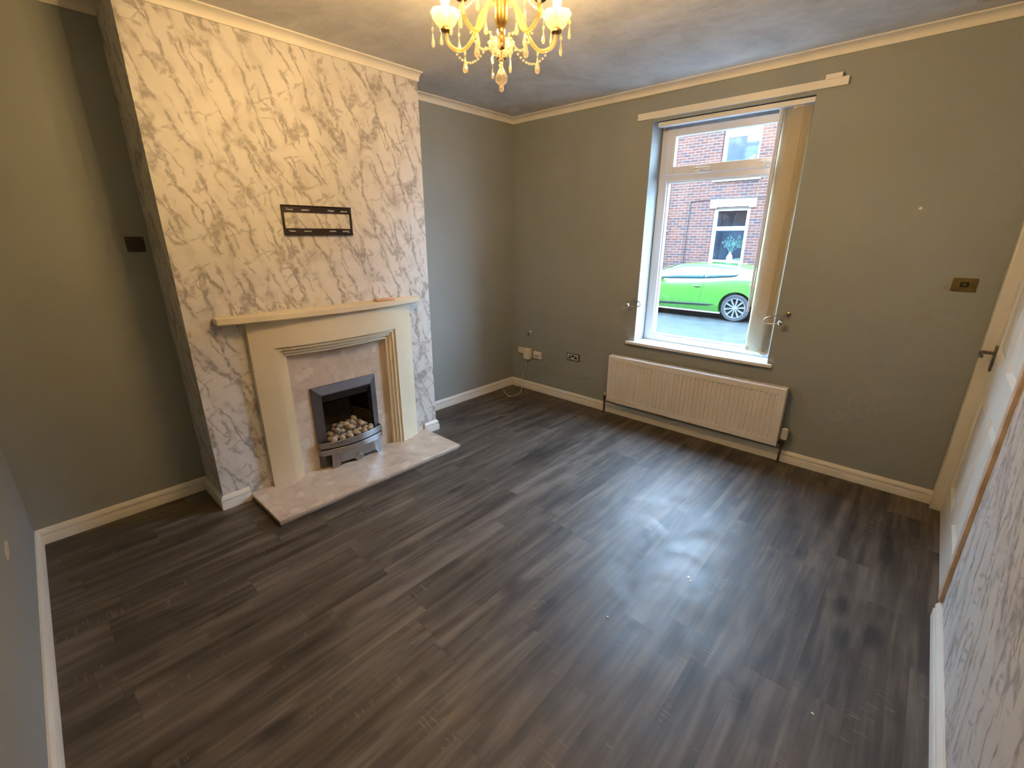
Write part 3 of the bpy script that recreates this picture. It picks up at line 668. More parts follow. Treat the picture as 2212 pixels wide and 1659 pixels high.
# tray that carries the pebbles: slopes up to the back
bar = lambda y, e, b: e + b*(1-((y+2.045)/.2255)**2)
m = MB().prism([(.37, .06), (.37, .210), (.36, .213), (.20, .250), (.17, .250), (.17, .06)], -2.206, -1.870, f=lambda a, b, c: (a, c, b))
bowbox(m, -2.200, -1.878, .06, .203, .012, .368, 16, fn=lambda y: bar(y, .392, .050)); m.build('burner_tray', M['ceramic'], gf)
for (za, zb) in ((.181, .224), (.134, .172)):
    m = MB(); P_ = [-2.2705 + .451*i/28 for i in range(29)]; bf = [(bar(y, .392, .050), y) for y in P_]; bb = [(x_-.007, y) for x_, y in bf]
    m.prism(bf + [(px+.002, -1.8195), (px+.002, -1.8265)] + [(bb[-1][0], -1.8265)] + bb[-2:0:-1] + [(bb[0][0], -2.2635), (px+.002, -2.2635), (px+.002, -2.2705)], za, zb); m.build('curved_bar', M['steel'], gf, bevel=.0015)
MB().box((px+.001, -2.262, .165), (.396, -1.828, .187)).build('bar_backing', M['soot'], gf)
MB().box((px+.001, -2.262, HZ), (.372, -1.828, .140)).build('lower_plate', M['darksteel'], gf)
# ash pan cover with shaped feet
fy_a, fy_b, fz_a, fz_b = -2.222, -1.846, HZ, .136; FW = fy_b-fy_a; FH = fz_b-fz_a
prof = [(0, 0), (.11, 0), (.155, .30), (.40, .30), (.45, .06), (.55, .06), (.60, .30), (.845, .30), (.89, 0), (1, 0), (.985, 1), (.015, 1)]
def fret(m, fx_):
    vs = []; n = len(prof)
    cols = []
    for (a, b_) in prof: cols.append((fy_a + a*FW, fz_a + b_*FH))
    front = [(fx_(y), y, z) for y, z in cols]; back = [(fx_(y)-.006, y, z) for y, z in cols]
    # split into quads/strips following the outline
    quads = [(0, 1, 2, 11), (2, 3, 10, 11) ]
    return front, back
fm = MB(); ns = 48; fx_ = lambda y: .424 + .014*(1-((y-(fy_a+fy_b)/2)/(FW/2))**2)
def lowz(t):
    pts = [(0,0),(.11,0),(.155,.30),(.40,.30),(.45,.04),(.55,.04),(.60,.30),(.845,.30),(.89,0),(1,0)]
    for (a, za), (b_, zb) in zip(pts, pts[1:]):
        if a <= t <= b_: return za + (zb-za)*(t-a)/(b_-a)
    return 0
ts = sorted(set([i/ns for i in range(ns+1)] + [.11, .155, .40, .45, .55, .60, .845, .89]))
rows = []
for t in ts:
    y = fy_a + t*FW; zl = fz_a + lowz(t)*FH; yt = fy_a + (.02 + .96*t)*FW
    rows.append([(fx_(y), y, zl), (fx_(yt)-.006, yt, fz_b), (fx_(yt)-.014, yt, fz_b), (fx_(y)-.008, y, zl), (fx_(y), y, zl)])
fm.grid(rows); fm.add(rows[0][:4], [(0,1,2,3)]); fm.add(rows[-1][:4], [(3,2,1,0)])
fr = fm.build('ash_pan_cover', M['steel'], gf, weld=True)
MB().lathe([(.005,0),(.004,.010),(.009,.013),(.0105,.019),(.008,.024),(.002,.026)], (.435, -2.034, .094), 16, (1,0,0)).build('knob', M['chrome'], fr, smooth=True)

# pebbles on the burner
PEB = [(.400,-2.176),(.402,-2.123),(.404,-2.069),(.404,-2.015),(.402,-1.962),(.400,-1.912),
       (.368,-2.150),(.370,-2.103),(.370,-2.055),(.368,-2.010),(.366,-1.972),(.362,-1.930),(.362,-1.893),(.362,-2.190),
       (.332,-2.126),(.332,-2.082),(.330,-2.038),(.330,-1.998),(.328,-1.958),(.326,-1.916),(.328,-2.168),
       (.292,-2.118),(.292,-2.070),(.290,-2.022),(.290,-1.975),(.288,-1.930),(.258,-2.095),(.256,-2.045),(.256,-1.995),(.254,-1.950)]
rp = random.Random(3); protos = []
for i in range(4):
    m = MB(); rr = .0226
    m.ball((0,0,0), rr, 16, (1+.06*i, 1-.05*(i % 2)+.08*(i == 2), .86-.04*i))
    m.v = [(x*(1+.05*math.sin(140*y+i)), y, z*(1+.05*math.cos(120*x+i*2))) for x, y, z in m.v]
    protos.append(m)
def tray_z(x): return .203 + 0* (.425-x)/.065*.010 if x > .36 else .213 + (.36-x)/.16*.037
meshes = []
where = ['front row against the steel bar', 'second row back from the steel bar', 'middle of the heap', 'rear of the heap in the dark']
def pebname(idx): return 0 if idx < 6 else 1 if idx < 14 else 2 if idx < 21 else 3
cnt = [0]*5
lr = ['at the end nearer the camera', 'next in from the end nearer the camera', 'just short of the middle', 'near the middle', 'just past the middle', 'second from the window end', 'at the window end', 'pressed to the outer side panel']
order = {}
for row, rng in ((0, range(0, 6)), (1, range(6, 14)), (2, range(14, 21)), (3, range(21, 26)), (4, range(26, 30))):
    for k, i in enumerate(sorted(rng, key=lambda j: PEB[j][1])): order[i] = (row, k, len(rng))
ordn = ['first', 'second', 'third', 'fourth', 'fifth', 'sixth', 'seventh', 'eighth']
rown = ['front row behind the steel bar', 'second row of the heap', 'third row of the heap', 'fourth row of the heap', 'rearmost row of the heap']
for i, (x, y) in enumerate(PEB):
    x = min(x, bar(y, .392, .05) - .034)
    k = i % 4
    if k < len(meshes): ob = bpy.data.objects.new('fire_pebble', meshes[k]); C.objects.link(ob)
    else: ob = protos[k].build('fire_pebble', M['pebble'], smooth=True); meshes.append(ob.data)
    z = tray_z(x) + .0195
    ob.location = (x, y, z); ob.rotation_euler = (rp.uniform(-.3, .3), rp.uniform(-.3, .3), rp.uniform(0, 6.28)); s_ = rp.uniform(.93, 1.07); ob.scale = (s_, s_, s_)
    rw, kk, nn = order[i]
    tag(ob, f'round ceramic pebble, {ordn[kk]} from the left in the {rown[rw]}', 'pebble', 'ceramic pebbles in the gas fire')
for j, (x, y, z, lb) in enumerate([(.350,-2.128,.262,'grey ceramic pebble perched above the second row at the left'),(.352,-2.034,.261,'ceramic pebble perched on top near the middle'),(.350,-1.952,.262,'ceramic pebble perched on top toward the right'),
                                   (.311,-2.095,.272,'ceramic pebble on the upper layer at the left rear'),(.310,-2.000,.272,'ceramic pebble on the upper layer right of centre'),(.274,-1.965,.284,'topmost ceramic pebble of the heap'),(.312,-2.046,.272,'dark ceramic pebble on the upper layer at the centre')]):
    ob = bpy.data.objects.new('fire_pebble', meshes[j % 4]); C.objects.link(ob); ob.location = (x, y, z); ob.rotation_euler = (0, 0, j*1.3)
    tag(ob, lb, 'pebble', 'ceramic pebbles in the gas fire')

# ------------------------------------------------------------------ door in the right wall
dx = 3.390
dr = thing('door_1', (dx, (DY0+DY1)/2, 0), 'white panelled door in the papered wall', None); dr['kind'] = 'structure'
def dpanel(m, y0, y1, z0, z1):
    """one recessed panel with sloped moulding, facing -x"""
    o_ = [(y0, z0), (y1, z0), (y1, z1), (y0, z1)]; q = .018; i_ = [(y0+q, z0+q), (y1-q, z0+q), (y1-q, z1-q), (y0+q, z1-q)]; q2 = .050
    j_ = [(y0+q2, z0+q2), (y1-q2, z0+q2), (y1-q2, z1-q2), (y0+q2, z1-q2)]
    vs = [(dx, y, z) for y, z in o_] + [(dx+.016, y, z) for y, z in i_] + [(dx+.003, y, z) for y, z in j_]
    fs = [(8, 9, 10, 11)]
    for k in range(4): fs += [(k, (k+1) % 4, 4+(k+1) % 4, 4+k), (4+k, 4+(k+1) % 4, 8+(k+1) % 4, 8+k)]
    m.add(vs, fs)
d = MB(); ya, yb = DY1, DY0
c1 = (-.945, -.630); c2 = (-.500, -.185); Z1, Z2 = (.20, .755), (.945, 1.86)
ycuts = [ya, c1[0], c1[1], c2[0], c2[1], yb]; zcuts = [.006, Z1[0], Z1[1], Z2[0], Z2[1], DZ]
for i in range(5):
    for j in range(5):
        if i in (1, 3) and j in (1, 3): dpanel(d, ycuts[i], ycuts[i+1], zcuts[j], zcuts[j+1])
        else: d.add([(dx, ycuts[i], zcuts[j]), (dx, ycuts[i+1], zcuts[j]), (dx, ycuts[i+1], zcuts[j+1]), (dx, ycuts[i], zcuts[j+1])], [(0,1,2,3)])
d.box((dx+.018, ya, .006), (dx+.04, yb, DZ))
d.add([(dx, ya, .006), (dx+.018, ya, .006), (dx+.018, ya, DZ), (dx, ya, DZ)], [(0,1,2,3)])
d.build('door_leaf', M['white'], dr, weld=True)
hd = MB(); hd.box((dx-.009, -.160, .855), (dx, -.118, .985)); hd.build('handle_plate', M['pewter'], dr, bevel=.003)
MB().tube([(dx-.008, -.138, .945), (dx-.045, -.138, .945), (dx-.052, -.142, .945), (dx-.056, -.175, .943), (dx-.056, -.235, .940)], .0085, 12).build('lever_handle', M['pewter'], dr, smooth=True)
# casing
cs = MB(); cs.box((W0-.030, -.080, 0), (dx+.01, -.0, 2.0)); cs.box((W0-.010, -.080, 1.99), (dx+.01, DY1-.05, 2.06))
struct(cs.build('trim_6', M['white'], bevel=.004), 'white door casing in the corner by the window wall')
cs = MB(); xx = rightX(DY1); cs.box((xx-.013, DY1-.055, .083), (dx+.01, DY1, 2.06))
struct(cs.build('trim_7', M['timber'], bevel=.002), 'bare timber edge of the door opening')

# ------------------------------------------------------------------ chandelier
cxx, cyy = 1.809, -2.050; ZF = 2.035
cd = thing('chandelier', (cxx, cyy, CEIL), 'glass chandelier with candle lights and hanging crystal drops', 'chandelier')
MB().lathe([(.001,0),(.045,0),(.055,-.008),(.050,-.02),(.025,-.035),(.008,-.04)][::-1], (cxx, cyy, CEIL), 24).build('ceiling_rose', M['gilt'], cd, smooth=True)
MB().cyl((cxx, cyy, 2.385), .005, CEIL-.035-2.385, n=10).build('hanging_rod', M['gilt'], cd, smooth=True)
MB().lathe([(.004,2.11),(.012,2.115),(.014,2.14),(.010,2.165),(.018,2.185),(.0225,2.195),(.0225,2.262),(.018,2.270)], (cxx, cyy, 0), 20).build('arm_hub', M['brass'], cd, smooth=True)
MB().lathe([(.012,2.270),(.026,2.285),(.030,2.31),(.020,2.335),(.012,2.35),(.020,2.365),(.022,2.375),(.006,2.388)], (cxx, cyy, 0), 20, wave=lambda t, i: .05*math.cos(8*t)).build('glass_column', M['crystal'], cd, smooth=True)
MB().lathe([(.0015,ZF+.036),(.004,ZF+.030),(.010,ZF+.018),(.018,ZF+.004),(.0225,ZF-.008),(.021,ZF-.019),(.013,ZF-.027),(.002,ZF-.030)], (cxx, cyy, 0), 20).build('pear_finial', M['crystal'], cd, smooth=True)
MB().cyl((cxx, cyy, ZF+.034), .0018, .05, n=6).build('finial_wire', M['gilt'], cd)
def drop(m, x, y, z, ln=.040, r=.0075, bead=True):
    """octagonal bead, link and pear drop hanging from (x, y, z)"""
    if bead:
        m.ball((x, y, z-.007), .006, 8, (1, .6, 1.2)); z -= .016
    m.lathe([(.0008, 0), (r*.35, -ln*.22), (r*.8, -ln*.58), (r, -ln*.76), (r*.75, -ln*.93), (.0008, -ln)][::-1], (x, y, z), 8)
a0 = math.atan2(1.333, -1.268)
arms = []
for k in range(5):
    a = a0 + R(72)*k; ca, sa = math.cos(a), math.sin(a)
    RA, DZA = (1.14, -.028) if k == 0 else (1., 0.)      # the arm furthest from the camera has sagged
    P2 = lambda r, z: (cxx + ca*r*(RA if r > .1 else 1), cyy + sa*r*(RA if r > .1 else 1), z + (DZA if r > .1 else 0))
    ctrl = [P2(.018, 2.235), P2(.045, 2.245), P2(.075, 2.215), P2(.10, 2.160), P2(.135, 2.126), P2(.17, 2.128), P2(.198, 2.152), P2(.205, 2.192)]
    path = smoothpath(ctrl, 6)
    am = MB().tube(path, .0068, 8).build('arm', M['armglass'], cd, smooth=True)
    cup = MB().lathe([(.010,0),(.022,.004),(.036,.018),(.044,.036),(.050,.052),(.047,.053),(.038,.034),(.030,.018),(.012,.008)], P2(.205, 2.190), 28, wave=lambda t, i: .06*math.cos(8*t)*(i in (3, 4, 5, 6))).build('drip_cup', M['cupglass'], am, smooth=True)
    MB().lathe([(.013,-.006),(.019,-.002),(.019,.004),(.010,.008)], P2(.205, 2.188), 18).build('cup_ferrule', M['brass'], am, smooth=True)
    MB().lathe([(.0105,0),(.0105,.050),(.009,.052)], P2(.205, 2.200), 16).build('candle_sleeve', M['candle'], am, smooth=True)
    MB().lathe([(.006,0),(.010,.006),(.0145,.018),(.0150,.028),(.0115,.044),(.006,.060),(.0015,.072)], P2(.205, 2.252), 16).build('candle_bulb', M['bulb'], am, smooth=True)
    m = MB()
    for q_ in range(4):
        t = a + R(45 + 90*q_); c = P2(.205, 2.236)
        m = MB(); drop(m, c[0]+math.cos(t)*.049, c[1]+math.sin(t)*.049, (2.214 if q_ % 2 else 2.190) + DZA, .040 if q_ % 2 else .046, .0065)
        m.tube([(c[0]+math.cos(t)*.049, c[1]+math.sin(t)*.049, 2.240+DZA), (c[0]+math.cos(t)*.049, c[1]+math.sin(t)*.049, 2.188+DZA)], .0008, 5)
        m.build('crystal_drop', M['crystal'], am)
    m = MB(); drop(m, *P2(.135, 2.120), .052, .010); m.build('crystal_drop', M['crystal'], am)
    m = MB(); drop(m, *P2(.085, 2.185), .040, .008); m.build('crystal_drop', M['crystal'], am)
    # bead swag from the dish to the next arm
    a2 = a + R(72); e1 = Vector(P2(.175, 2.125)); e0 = Vector((cxx + math.cos(a+R(15))*.035, cyy + math.sin(a+R(15))*.035, 2.150))
    m = MB(); nb = 15
    for i in range(nb):
        t = i/(nb-1); c = e0.lerp(e1, t); c.z -= .062*4*t*(1-t)*.9
        m.ball(c, .0048, 8, (1, 1, .85))
    m.build('bead_strand', M['crystal'], am, smooth=True)
    # upper strand from column crown to cup
    m = MB(); e0 = Vector((cxx+ca*.02, cyy+sa*.02, 2.372)); e1 = Vector(P2(.162, 2.240)); nb = 17
    for i in range(nb):
        t = i/(nb-1); c = e0.lerp(e1, t); c.z -= .035*4*t*(1-t); m.ball(c, .0045, 8)
    m.build('bead_strand', M['crystal'], am, smooth=True)
m = MB()
for i in range(6):
    a = 2*PI*i/6; drop(m, cxx+math.cos(a)*.036, cyy+math.sin(a)*.036, 2.150, .034, .007)
for i in range(5):
    a = 2*PI*i/5+.5
    for j in range(5):
        t = j/4; r = .034*(1-t)**.6 + .006; m.ball((cxx+math.cos(a)*r, cyy+math.sin(a)*r, 2.155-.075*t), .0052, 8)
m.build('bead_basket', M['crystal'], cd, smooth=False)

# ------------------------------------------------------------------ crumbs on the floor
for i, (x, y, s_, lb) in enumerate([(2.378,-2.027,.006,'tiny white paint chip on the floor nearest the camera'), (2.534,-1.573,.007,'tiny white paint chip in the middle of the floor, one of a close pair'), (2.549,-1.592,.006,'smaller paint chip beside another in the middle of the floor'), (3.087,-1.916,.005,'tiny white paint chip on the floor toward the papered wall')]):
    m = MB(); m.prism([(x-s_, y-s_*.5), (x+s_*.8, y-s_*.7), (x+s_, y+s_*.3), (x-s_*.3, y+s_)], .0002, .0016); tag(m.build('paint_chip', M['white']), lb, 'paint chip', 'paint chips on the floor')

# ------------------------------------------------------------------ street outside
G = -.465; FYD = 11.2
struct(MB().box((-16, .3, G-.1), (14, 9.98, G)).build('ground_street', M['asphalt']), 'wet grey street surface')
struct(MB().box((-16, 9.98, G-.1), (14, FYD+.2, G+.11)).build('ground_pavement', M['pave']), 'pavement across the street')
struct(MB().box((-16, .3, G), (14, 1.9, G+.10)).build('ground_near_pavement', M['pave']), 'pavement outside the window')
hs_ = thing('terraced_house', (-1.6, FYD, G), 'red brick terraced house across the street with white windows', 'house')
lx0, lx1, lz0, lz1 = -2.132, -1.122, .745, 2.275
ux0, ux1, uz0, uz1 = -2.112, -1.086, 3.09, 4.62
w = MB(); X0, X1 = -15., 12.; ZT = 5.05
w.box((X0, FYD, G), (lx0, FYD+.3, ZT)); w.box((lx1, FYD, G), (X1, FYD+.3, ZT)); w.box((lx0, FYD, G), (lx1, FYD+.3, lz0)); w.box((lx0, FYD, lz1), (lx1, FYD+.3, uz0)); w.box((lx0, FYD, uz1), (lx1, FYD+.3, ZT))
w.build('brick_wall', M['brick'], hs_)
w = MB(); w.add([(X0, FYD-.25, ZT), (X1, FYD-.25, ZT), (X1, FYD+4, ZT+1.7), (X0, FYD+4, ZT+1.7), (X0, FYD-.25, ZT-.12), (X1, FYD-.25, ZT-.12), (X1, FYD+4, ZT+1.5), (X0, FYD+4, ZT+1.5)], [(0,1,2,3),(4,7,6,5),(0,4,5,1),(1,5,6,2),(2,6,7,3),(3,7,4,0)]); w.build('roof', M['slate'], hs_)
def hwin(x0, x1, z0, z1, tz0, tz1):
    y = FYD+.06; t = .095
    m = MB(); m.box((x0, y, z0), (x0+t, y+.07, z1)); m.box((x1-t, y, z0), (x1, y+.07, z1)); m.box((x0+t, y, z0), (x1-t, y+.07, z0+.08)); m.box((x0+t, y, z1-.065), (x1-t, y+.07, z1)); m.box((x0+t, y, tz0), (x1-t, y+.07, tz1))
    fr_ = m.build('window', M['stonewhite'], hs_)
    MB().box((x0+.05, y+.04, z0+.04), (x1-.05, y+.045, z1-.03)).build('pane', M['pane'], fr_)
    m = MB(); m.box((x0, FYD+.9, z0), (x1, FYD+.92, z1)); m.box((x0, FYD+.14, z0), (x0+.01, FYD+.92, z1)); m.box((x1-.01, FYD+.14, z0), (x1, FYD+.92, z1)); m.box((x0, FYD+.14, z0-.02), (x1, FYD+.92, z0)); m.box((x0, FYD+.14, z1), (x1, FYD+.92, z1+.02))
    m.build('window_interior', M['sky_interior'], fr_)
hwin(lx0, lx1, lz0, lz1, 1.665, 1.778); hwin(ux0, ux1, uz0, uz1, 4.14, 4.235)
MB().box((-2.255, FYD-.03, 2.318), (-.99, FYD+.2, 2.525)).box((-2.255, FYD-.03, 2.285), (-2.06, FYD+.2, 2.32)).box((-1.17, FYD-.03, 2.285), (-.99, FYD+.2, 2.32)).build('lintel', M['stonewhite'], hs_)
MB().box((-2.262, FYD-.05, 3.005), (-.985, FYD+.12, 3.092)).build('window_ledge', M['stonewhite'], hs_)
MB().box((-2.262, FYD-.05, .66), (-.985, FYD+.12, .747)).build('window_ledge', M['stonewhite'], hs_)
MB().box((-2.262, FYD-.03, 4.62), (-.985, FYD+.2, 4.84)).build('lintel', M['stonewhite'], hs_)
m = MB(); m.cyl((-3.615, FYD-.07, G+.11), .048, ZT-G-.11, n=14)
for zz in (.35, 1.65, 3.3): m.cyl((-3.615, FYD-.07, zz), .058, .05, n=14); m.box((-3.64, FYD-.07, zz), (-3.50, FYD, zz+.04))
m.build('drainpipe', M['stonewhite'], hs_, smooth=True)
MB().tube([(-2.905, FYD-.012, -.35), (-2.86, FYD-.012, 2.50), (-2.26, FYD-.012, 2.538), (-.99, FYD-.012, 2.55), (.9, FYD-.012, 2.57)], .013, 8).build('wall_cable', M['carblack'], hs_)
# vases behind the far windows
vs_ = thing('vase', (-1.60, FYD+.30, lz0), 'white vase of dried stems in the ground floor window across the street', 'vase')
MB().lathe([(.045,0),(.06,.02),(.085,.10),(.088,.16),(.060,.22),(.030,.26),(.045,.30)], (-1.60, FYD+.30, lz0+.001), 20).build('pot', M['porcelain'], vs_, smooth=True)
m = MB(); rv = random.Random(5)
for i in range(16):
    a = rv.uniform(0, 2*PI); l_ = rv.uniform(.25, .62); sx = rv.uniform(-.42, .42); m.tube([(-1.6, FYD+.3, lz0+.28), (-1.6+sx*.5, FYD+.3+math.sin(a)*.04, lz0+.28+l_*.6), (-1.6+sx, FYD+.3+math.sin(a)*.08, lz0+.28+l_)], .006, 5)
    for j in range(5): m.ball((-1.6+sx*rv.uniform(.5, 1.05)+rv.uniform(-.04,.04), FYD+.3+rv.uniform(-.05,.05), lz0+.28+l_*rv.uniform(.6, 1.05)), rv.uniform(.012, .03), 6, (1,.5,1.3))
m.build('stems', M['leaf'], vs_)
vs_ = thing('flower_vase', (-1.55, FYD+.28, uz0), 'white flowers in the upstairs window across the street', 'flowers')
MB().lathe([(.05,0),(.07,.05),(.05,.16),(.06,.2)], (-1.60, FYD+.28, uz0+.001), 16).build('pot', M['porcelain'], vs_, smooth=True)
m = MB()
for i in range(22):
    t = rv.random(); m.ball((-1.66+.34*t+rv.uniform(-.06,.06), FYD+.28+rv.uniform(-.05,.05), uz0+.24+.42*t*rv.uniform(.6,1)+rv.uniform(-.03,.05)), rv.uniform(.03, .05), 7, (1.2,.6,.8))
m.build('blooms', M['porcelain'], vs_)

# own house front above and beside the room
w = MB(); w.box((-15, 0, CEIL+.15), (12, TH, 5.0)); w.box((-15, 0, G), (-.3, TH, CEIL+.15)); w.box((3.8, 0, G), (12, TH, CEIL+.15)); w.box((-.3, 0, G), (3.8, TH, -.12))
struct(w.build('wall_outside', M['brick']), 'brick front of the house the room belongs to')
struct(MB().add([(-15, .5, 4.95), (12, .5, 4.95), (12, -4.2, 6.8), (-15, -4.2, 6.8), (-15, .5, 5.07), (12, .5, 5.07), (12, -4.2, 6.95), (-15, -4.2, 6.95)], [(0,1,2,3),(4,7,6,5),(0,4,5,1),(1,5,6,2),(2,6,7,3),(3,7,4,0)]).build('roof_outside', M['slate']), 'slate roof over the room')

# ------------------------------------------------------------------ green car
cy0 = 8.2; xr_w, xf_w, zw = -.285, -2.865, -.143
car = thing('car', (-1.6, cy0+.9, G), 'bright green three door car parked across the street', 'car')
def interp(tbl, x):
    if x <= tbl[0][0]: return tbl[0][1]
    for (a, va), (b, vb_) in zip(tbl, tbl[1:]):
        if x <= b:
            t = (x-a)/(b-a); t = t*t*(3-2*t) if False else t; return va + (vb_-va)*t
    return tbl[-1][1]
belt = [(-3.72,.10),(-3.6,.24),(-3.3,.33),(-2.9,.415),(-2.3,.468),(-2.05,.478),(-1.12,.528),(-.48,.600),(-.1,.62),(.15,.60),(.38,.52),(.48,.30)]
roof = [(-2.85,.43),(-2.45,.60),(-2.15,.74),(-1.9,.815),(-1.6,.852),(-1.25,.862),(-.8,.845),(-.4,.818),(.02,.775),(.10,.745),(.30,.58),(.38,.52)]
planx = [(-3.72,.42),(-3.62,.20),(-3.3,.07),(-2.9,.0),(0,.0),(.25,.05),(.42,.16),(.48,.30)]
glz = [(-2.3,.50),(-2.1,.63),(-1.92,.735),(-1.7,.785),(-1.1,.802),(-.75,.785),(-.42,.745),(-.2,.70),(.1,.66)]
def yside(x, z):
    """near side surface of the car at (x, z)"""
    zb = interp(belt, x); p0 = interp(planx, x)
    if z <= -.12: y = .0 + (-.12-z)*.30
    elif z <= .22: y = .0 + .0*(z+.12)
    elif z <= zb: y = .085*((z-.22)/max(zb-.22, .01))**1.6
    else: y = .085 + (z-zb)*.62
    return cy0 + p0 + y
def car_section(x):
    zb = interp(belt, x); zr = max(interp(roof, x), zb+.004) if -2.85 < x < .39 else zb+.004
    zlow = -.29 if x > -3.6 else -.22
    pts = [(yside(x, zlow)+.10, zlow), (yside(x, zlow+.02), zlow+.02), (yside(x, -.12), -.12)]
    for z in (.0, .10, .22):
        pts.append((yside(x, min(z, zb)), min(z, zb)))
    for t in (.4, .7, 1.): z = .22 + (zb-.22)*t if zb > .22 else zb; pts.append((yside(x, z), z))
    ze = zb + (zr-zb)*.80
    for t in (.33, .66, 1.): z = zb + (ze-zb)*t; pts.append((yside(x, z), z))
    ye = pts[-1][0]; pts.append((ye+.07, ze + (zr-ze)*.6)); pts.append((cy0+.55, ze + (zr-ze)*.93)); pts.append((cy0+.905, zr))
    full = pts + [(2*(cy0+.905)-y, z) for y, z in pts[-2::-1]]
    return [(x, y, z) for y, z in full]
xs = [-3.72,-3.68,-3.6,-3.45,-3.3,-3.1,-2.9,-2.75,-2.6,-2.45,-2.3,-2.15,-2.0,-1.9,-1.75,-1.6,-1.4,-1.25,-1.0,-.8,-.6,-.4,-.2,0.,.03,.1,.2,.3,.38,.44,.48]
rows = [car_section(x) for x in xs]
m = MB(); m.grid(rows); n = len(rows[0])
m.add(rows[0], [tuple(range(n))]); m.add(rows[-1], [tuple(range(n))]); m.add([p for r_ in rows for p in (r_[0], r_[-1])], [(2*i, 2*i+1, 2*i+3, 2*i+2) for i in range(len(rows)-1)])
body = m.build('body', M['green'], car, smooth=True, weld=True)
# cut the wheel arches
cut = MB()
for xc in (xr_w, xf_w):
    for ys in (cy0-.3, cy0+1.81-.30+.0): cut.cyl((xc, ys, zw), .385, .60, (0,1,0), 36)
co_ = cut.build('cutter', M['carblack'], car)
bo = body.modifiers.new('arch', 'BOOLEAN'); bo.object = co_; bo.operation = 'DIFFERENCE'; bo.solver = 'EXACT'
bpy.context.view_layer.update()
dg = bpy.context.evaluated_depsgraph_get(); newme = bpy.data.meshes.new_from_object(body.evaluated_get(dg)); body.modifiers.clear(); body.data = newme
cm = co_.data; bpy.data.objects.remove(co_); bpy.data.meshes.remove(cm)
body.data.materials.clear(); body.data.materials.append(M['green'])
for p_ in body.data.polygons: p_.use_smooth = True; p_.material_index = 0
try: body.data.set_sharp_from_angle(angle=R(35))
except Exception: pass
MB().box((-3.4, cy0+.35, -.27), (.3, cy0+1.46, .2)).build('underbody', M['carblack'], car)
m = MB()
for xc in (xr_w, xf_w): m.lathe([(.385,0),(.40,.0),(.40,.05),(.385,.05)], (xc, cy0-.004, zw), 40, (0,1,0))
def patch(name, poly, mat, off=.006, sub=14):
    """polygon in x-z laid on the car's side, as a thin skin"""
    # triangulate as fan of strips between upper and lower outline sampled in x
    x0, x1 = min(p[0] for p in poly), max(p[0] for p in poly); rows = []
    def span(x):
        zs_ = []
        for (a, za), (b, zb) in zip(poly, poly[1:]+poly[:1]):
            if (a <= x <= b or b <= x <= a) and a != b: zs_.append(za + (zb-za)*(x-a)/(b-a))
            elif a == b and abs(a-x) < 1e-9: zs_ += [za, zb]
        return min(zs_), max(zs_)
    for i in range(sub+1):
        x = x0 + (x1-x0)*i/sub; x = min(max(x, x0+1e-5), x1-1e-5); lo, hi = span(x)
        rows.append([(x, yside(x, lo + (hi-lo)*j/4) - off, lo + (hi-lo)*j/4) for j in range(5)])
    o = MB().grid(rows).build(name, mat, car, smooth=True)
    so = o.modifiers.new('t', 'SOLIDIFY'); so.thickness = .006; so.offset = 0; return o
patch('door_window', [(-2.26,.492),(-2.08,.484),(-1.115,.530),(-1.055,.800),(-1.35,.806),(-1.66,.790),(-1.90,.735),(-2.10,.620)], M['carglass'], .012, 26)
patch('quarter_window', [(-1.095,.532),(-.46,.600),(-.36,.625),(-.335,.66),(-.36,.705),(-.44,.745),(-.70,.782),(-1.035,.800)], M['carglass'], .012, 20)
patch('window_trim', [(-2.31,.474),(-2.05,.462),(-1.12,.508),(-.46,.578),(-.33,.61),(-.305,.66),(-.33,.72),(-.43,.762),(-.70,.800),(-1.05,.818),(-1.35,.824),(-1.68,.806),(-1.93,.750),(-2.14,.625)], M['carblack'], .006, 34)
patch('side_trim', [(-2.52,-.155),(-2.45,-.185),(-.86,-.118),(-.765,-.088),(-.86,-.080),(-2.45,-.135)], M['carblack'], .010, 12)
patch('tail_lamp', [(-.05,.44),(.0,.40),(.10,.33),(.30,.36),(.34,.45),(.10,.46)], M['lamp'], .010, 8)
# windscreen, lying on the front slope
rows = []
for i in range(9):
    x = -2.72 + .70*i/8; zr = interp(roof, x); zb = interp(belt, x); ze = zb + (zr-zb)*.80
    rows.append([(x, yy, (ze + (zr-ze)*(.6 if abs(yy-cy0-.905) > .62 else .93 if abs(yy-cy0-.905) > .3 else 1.)) + .012) for yy in [cy0+.905 + k*.11*1. for k in range(-6, 7)]])
o = MB().grid(rows).build('windscreen', M['carglass'], car, smooth=True); so = o.modifiers.new('t', 'SOLIDIFY'); so.thickness = .006
m = MB(); m.tube([(-1.088, yside(-1.088,.33)-.002, .47), (-1.088, yside(-1.088,.30)-.002, .33), (-1.115, yside(-1.1,.15)-.002, .15), (-1.16, yside(-1.16,-.02)-.002, -.04)], .004, 5); m.build('door_seam', M['carblack'], car)
MB().obox((-1.225, cy0-.012, .325), [(1,0,0),(0,1,0),(0,0,1)], (.085, .014, .012)).build('door_handle', M['green'], car, bevel=.006)
m = MB(); m.ball((-2.235, cy0-.07, .49), .10, 14, (1, .75, .55)); m.obox((-2.20, cy0+.01, .47), [(1,0,0),(0,1,0),(0,0,1)], (.04, .06, .02)); m.build('wing_mirror', M['carblack'], car, smooth=True)
MB().box((-2.9, cy0+.05, -.31), (-.62, cy0+.12, -.27)).build('sill_strip', plain('scuffed_grey', (.30,.28,.22), .6), car)
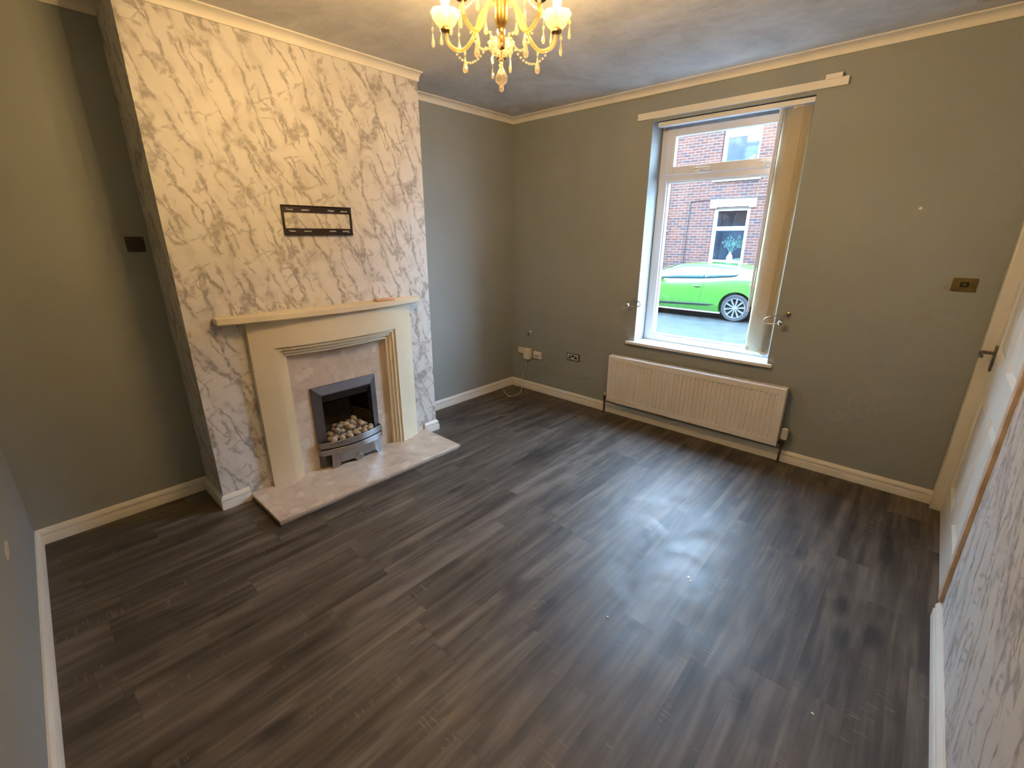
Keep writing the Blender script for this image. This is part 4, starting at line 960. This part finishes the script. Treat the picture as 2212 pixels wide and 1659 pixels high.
def wheel(xc, yf, sgn):
    ty = MB().lathe([(.225,.0),(.300,-.006),(.322,.02),(.322,.19),(.300,.21),(.225,.205),(.225,0)], (xc, yf, zw), 44, (0,sgn,0), cap=False).build('wheel', M['tyre'], car, smooth=True)
    MB().lathe([(.236,-.004),(.236,.03),(.222,.05),(.222,-.004),(.236,-.004)], (xc, yf, zw), 44, (0,sgn,0), cap=False).build('rim', M['alloy'], ty, smooth=True)
    MB().cyl((xc, yf+sgn*.07, zw), .225, .01, (0,sgn,0), 30).build('brake_disc', M['carblack'], ty)
    m = MB(); m.lathe([(.035,.0),(.030,-.008),(.045,.02),(.06,.05)][::-1], (xc, yf, zw), 20, (0,sgn,0))
    for k in range(10):
        a = 2*PI*k/10 + .1; d_ = Vector((math.cos(a), 0, math.sin(a))); e = Vector((-math.sin(a), 0, math.cos(a))); c = Vector((xc, yf+sgn*.008, zw))
        pts = [c+d_*.03+e*.012, c+d_*.03-e*.012, c+d_*.228-e*.008, c+d_*.228+e*.034]
        m.add([tuple(p) for p in pts] + [tuple(p+Vector((0, sgn*.025, 0))) for p in pts], [(0,1,2,3),(7,6,5,4),(0,4,5,1),(1,5,6,2),(2,6,7,3),(3,7,4,0)])
    m.build('spokes', M['alloy'], ty)
wheel(xr_w, cy0+.02, 1); wheel(xf_w, cy0+.02, 1); wheel(xr_w, cy0+1.79, -1); wheel(xf_w, cy0+1.79, -1)

# ------------------------------------------------------------------ light
wd = bpy.data.worlds.new('overcast_sky'); scene.world = wd; wd.use_nodes = True; nt = wd.node_tree; bg = nt.nodes['Background']
tc = N(nt, 'ShaderNodeTexCoord'); sp = N(nt, 'ShaderNodeSeparateXYZ'); L(nt, tc.outputs['Generated'], sp.inputs[0])
L(nt, ramp(nt, sp.outputs[2], [(0., (.54, .70, .92)), (.25, (.54, .74, 1.)), (1., (.46, .68, 1.))]), bg.inputs['Color'])
bg.inputs['Strength'].default_value = 17.

# ------------------------------------------------------------------ camera
yaw, pitch, roll, fpx = .7393, -.3173, .0016, 973.05
fw = Vector((-math.sin(yaw)*math.cos(pitch), math.cos(yaw)*math.cos(pitch), math.sin(pitch))); rt = Vector((math.cos(yaw), math.sin(yaw), 0)); up = rt.cross(fw)
rt2 = rt*math.cos(roll) + up*math.sin(roll); up2 = -rt*math.sin(roll) + up*math.cos(roll)
cam = bpy.data.cameras.new('camera'); co = bpy.data.objects.new('camera', cam); C.objects.link(co)
mt = Matrix((rt2, up2, -fw)).transposed().to_4x4(); mt.translation = (3.0766, -3.3827, 1.4994); co.matrix_world = mt
cam.sensor_fit = 'HORIZONTAL'; cam.sensor_width = 36; cam.lens = fpx*36/2212; cam.clip_start = .02; cam.clip_end = 200
scene.camera = co
vs = scene.view_settings; vs.view_transform = 'Standard'; vs.look = 'None'; vs.gamma = 1; vs.use_curve_mapping = False; vs.exposure = 1.2
cy = scene.cycles; cy.max_bounces = 7; cy.diffuse_bounces = 4; cy.glossy_bounces = 3; cy.transparent_max_bounces = 16; cy.transmission_bounces = 6
cy.sample_clamp_indirect = 6; cy.adaptive_threshold = .08; cy.adaptive_min_samples = 16; cy.caustics_reflective = False; cy.caustics_refractive = False
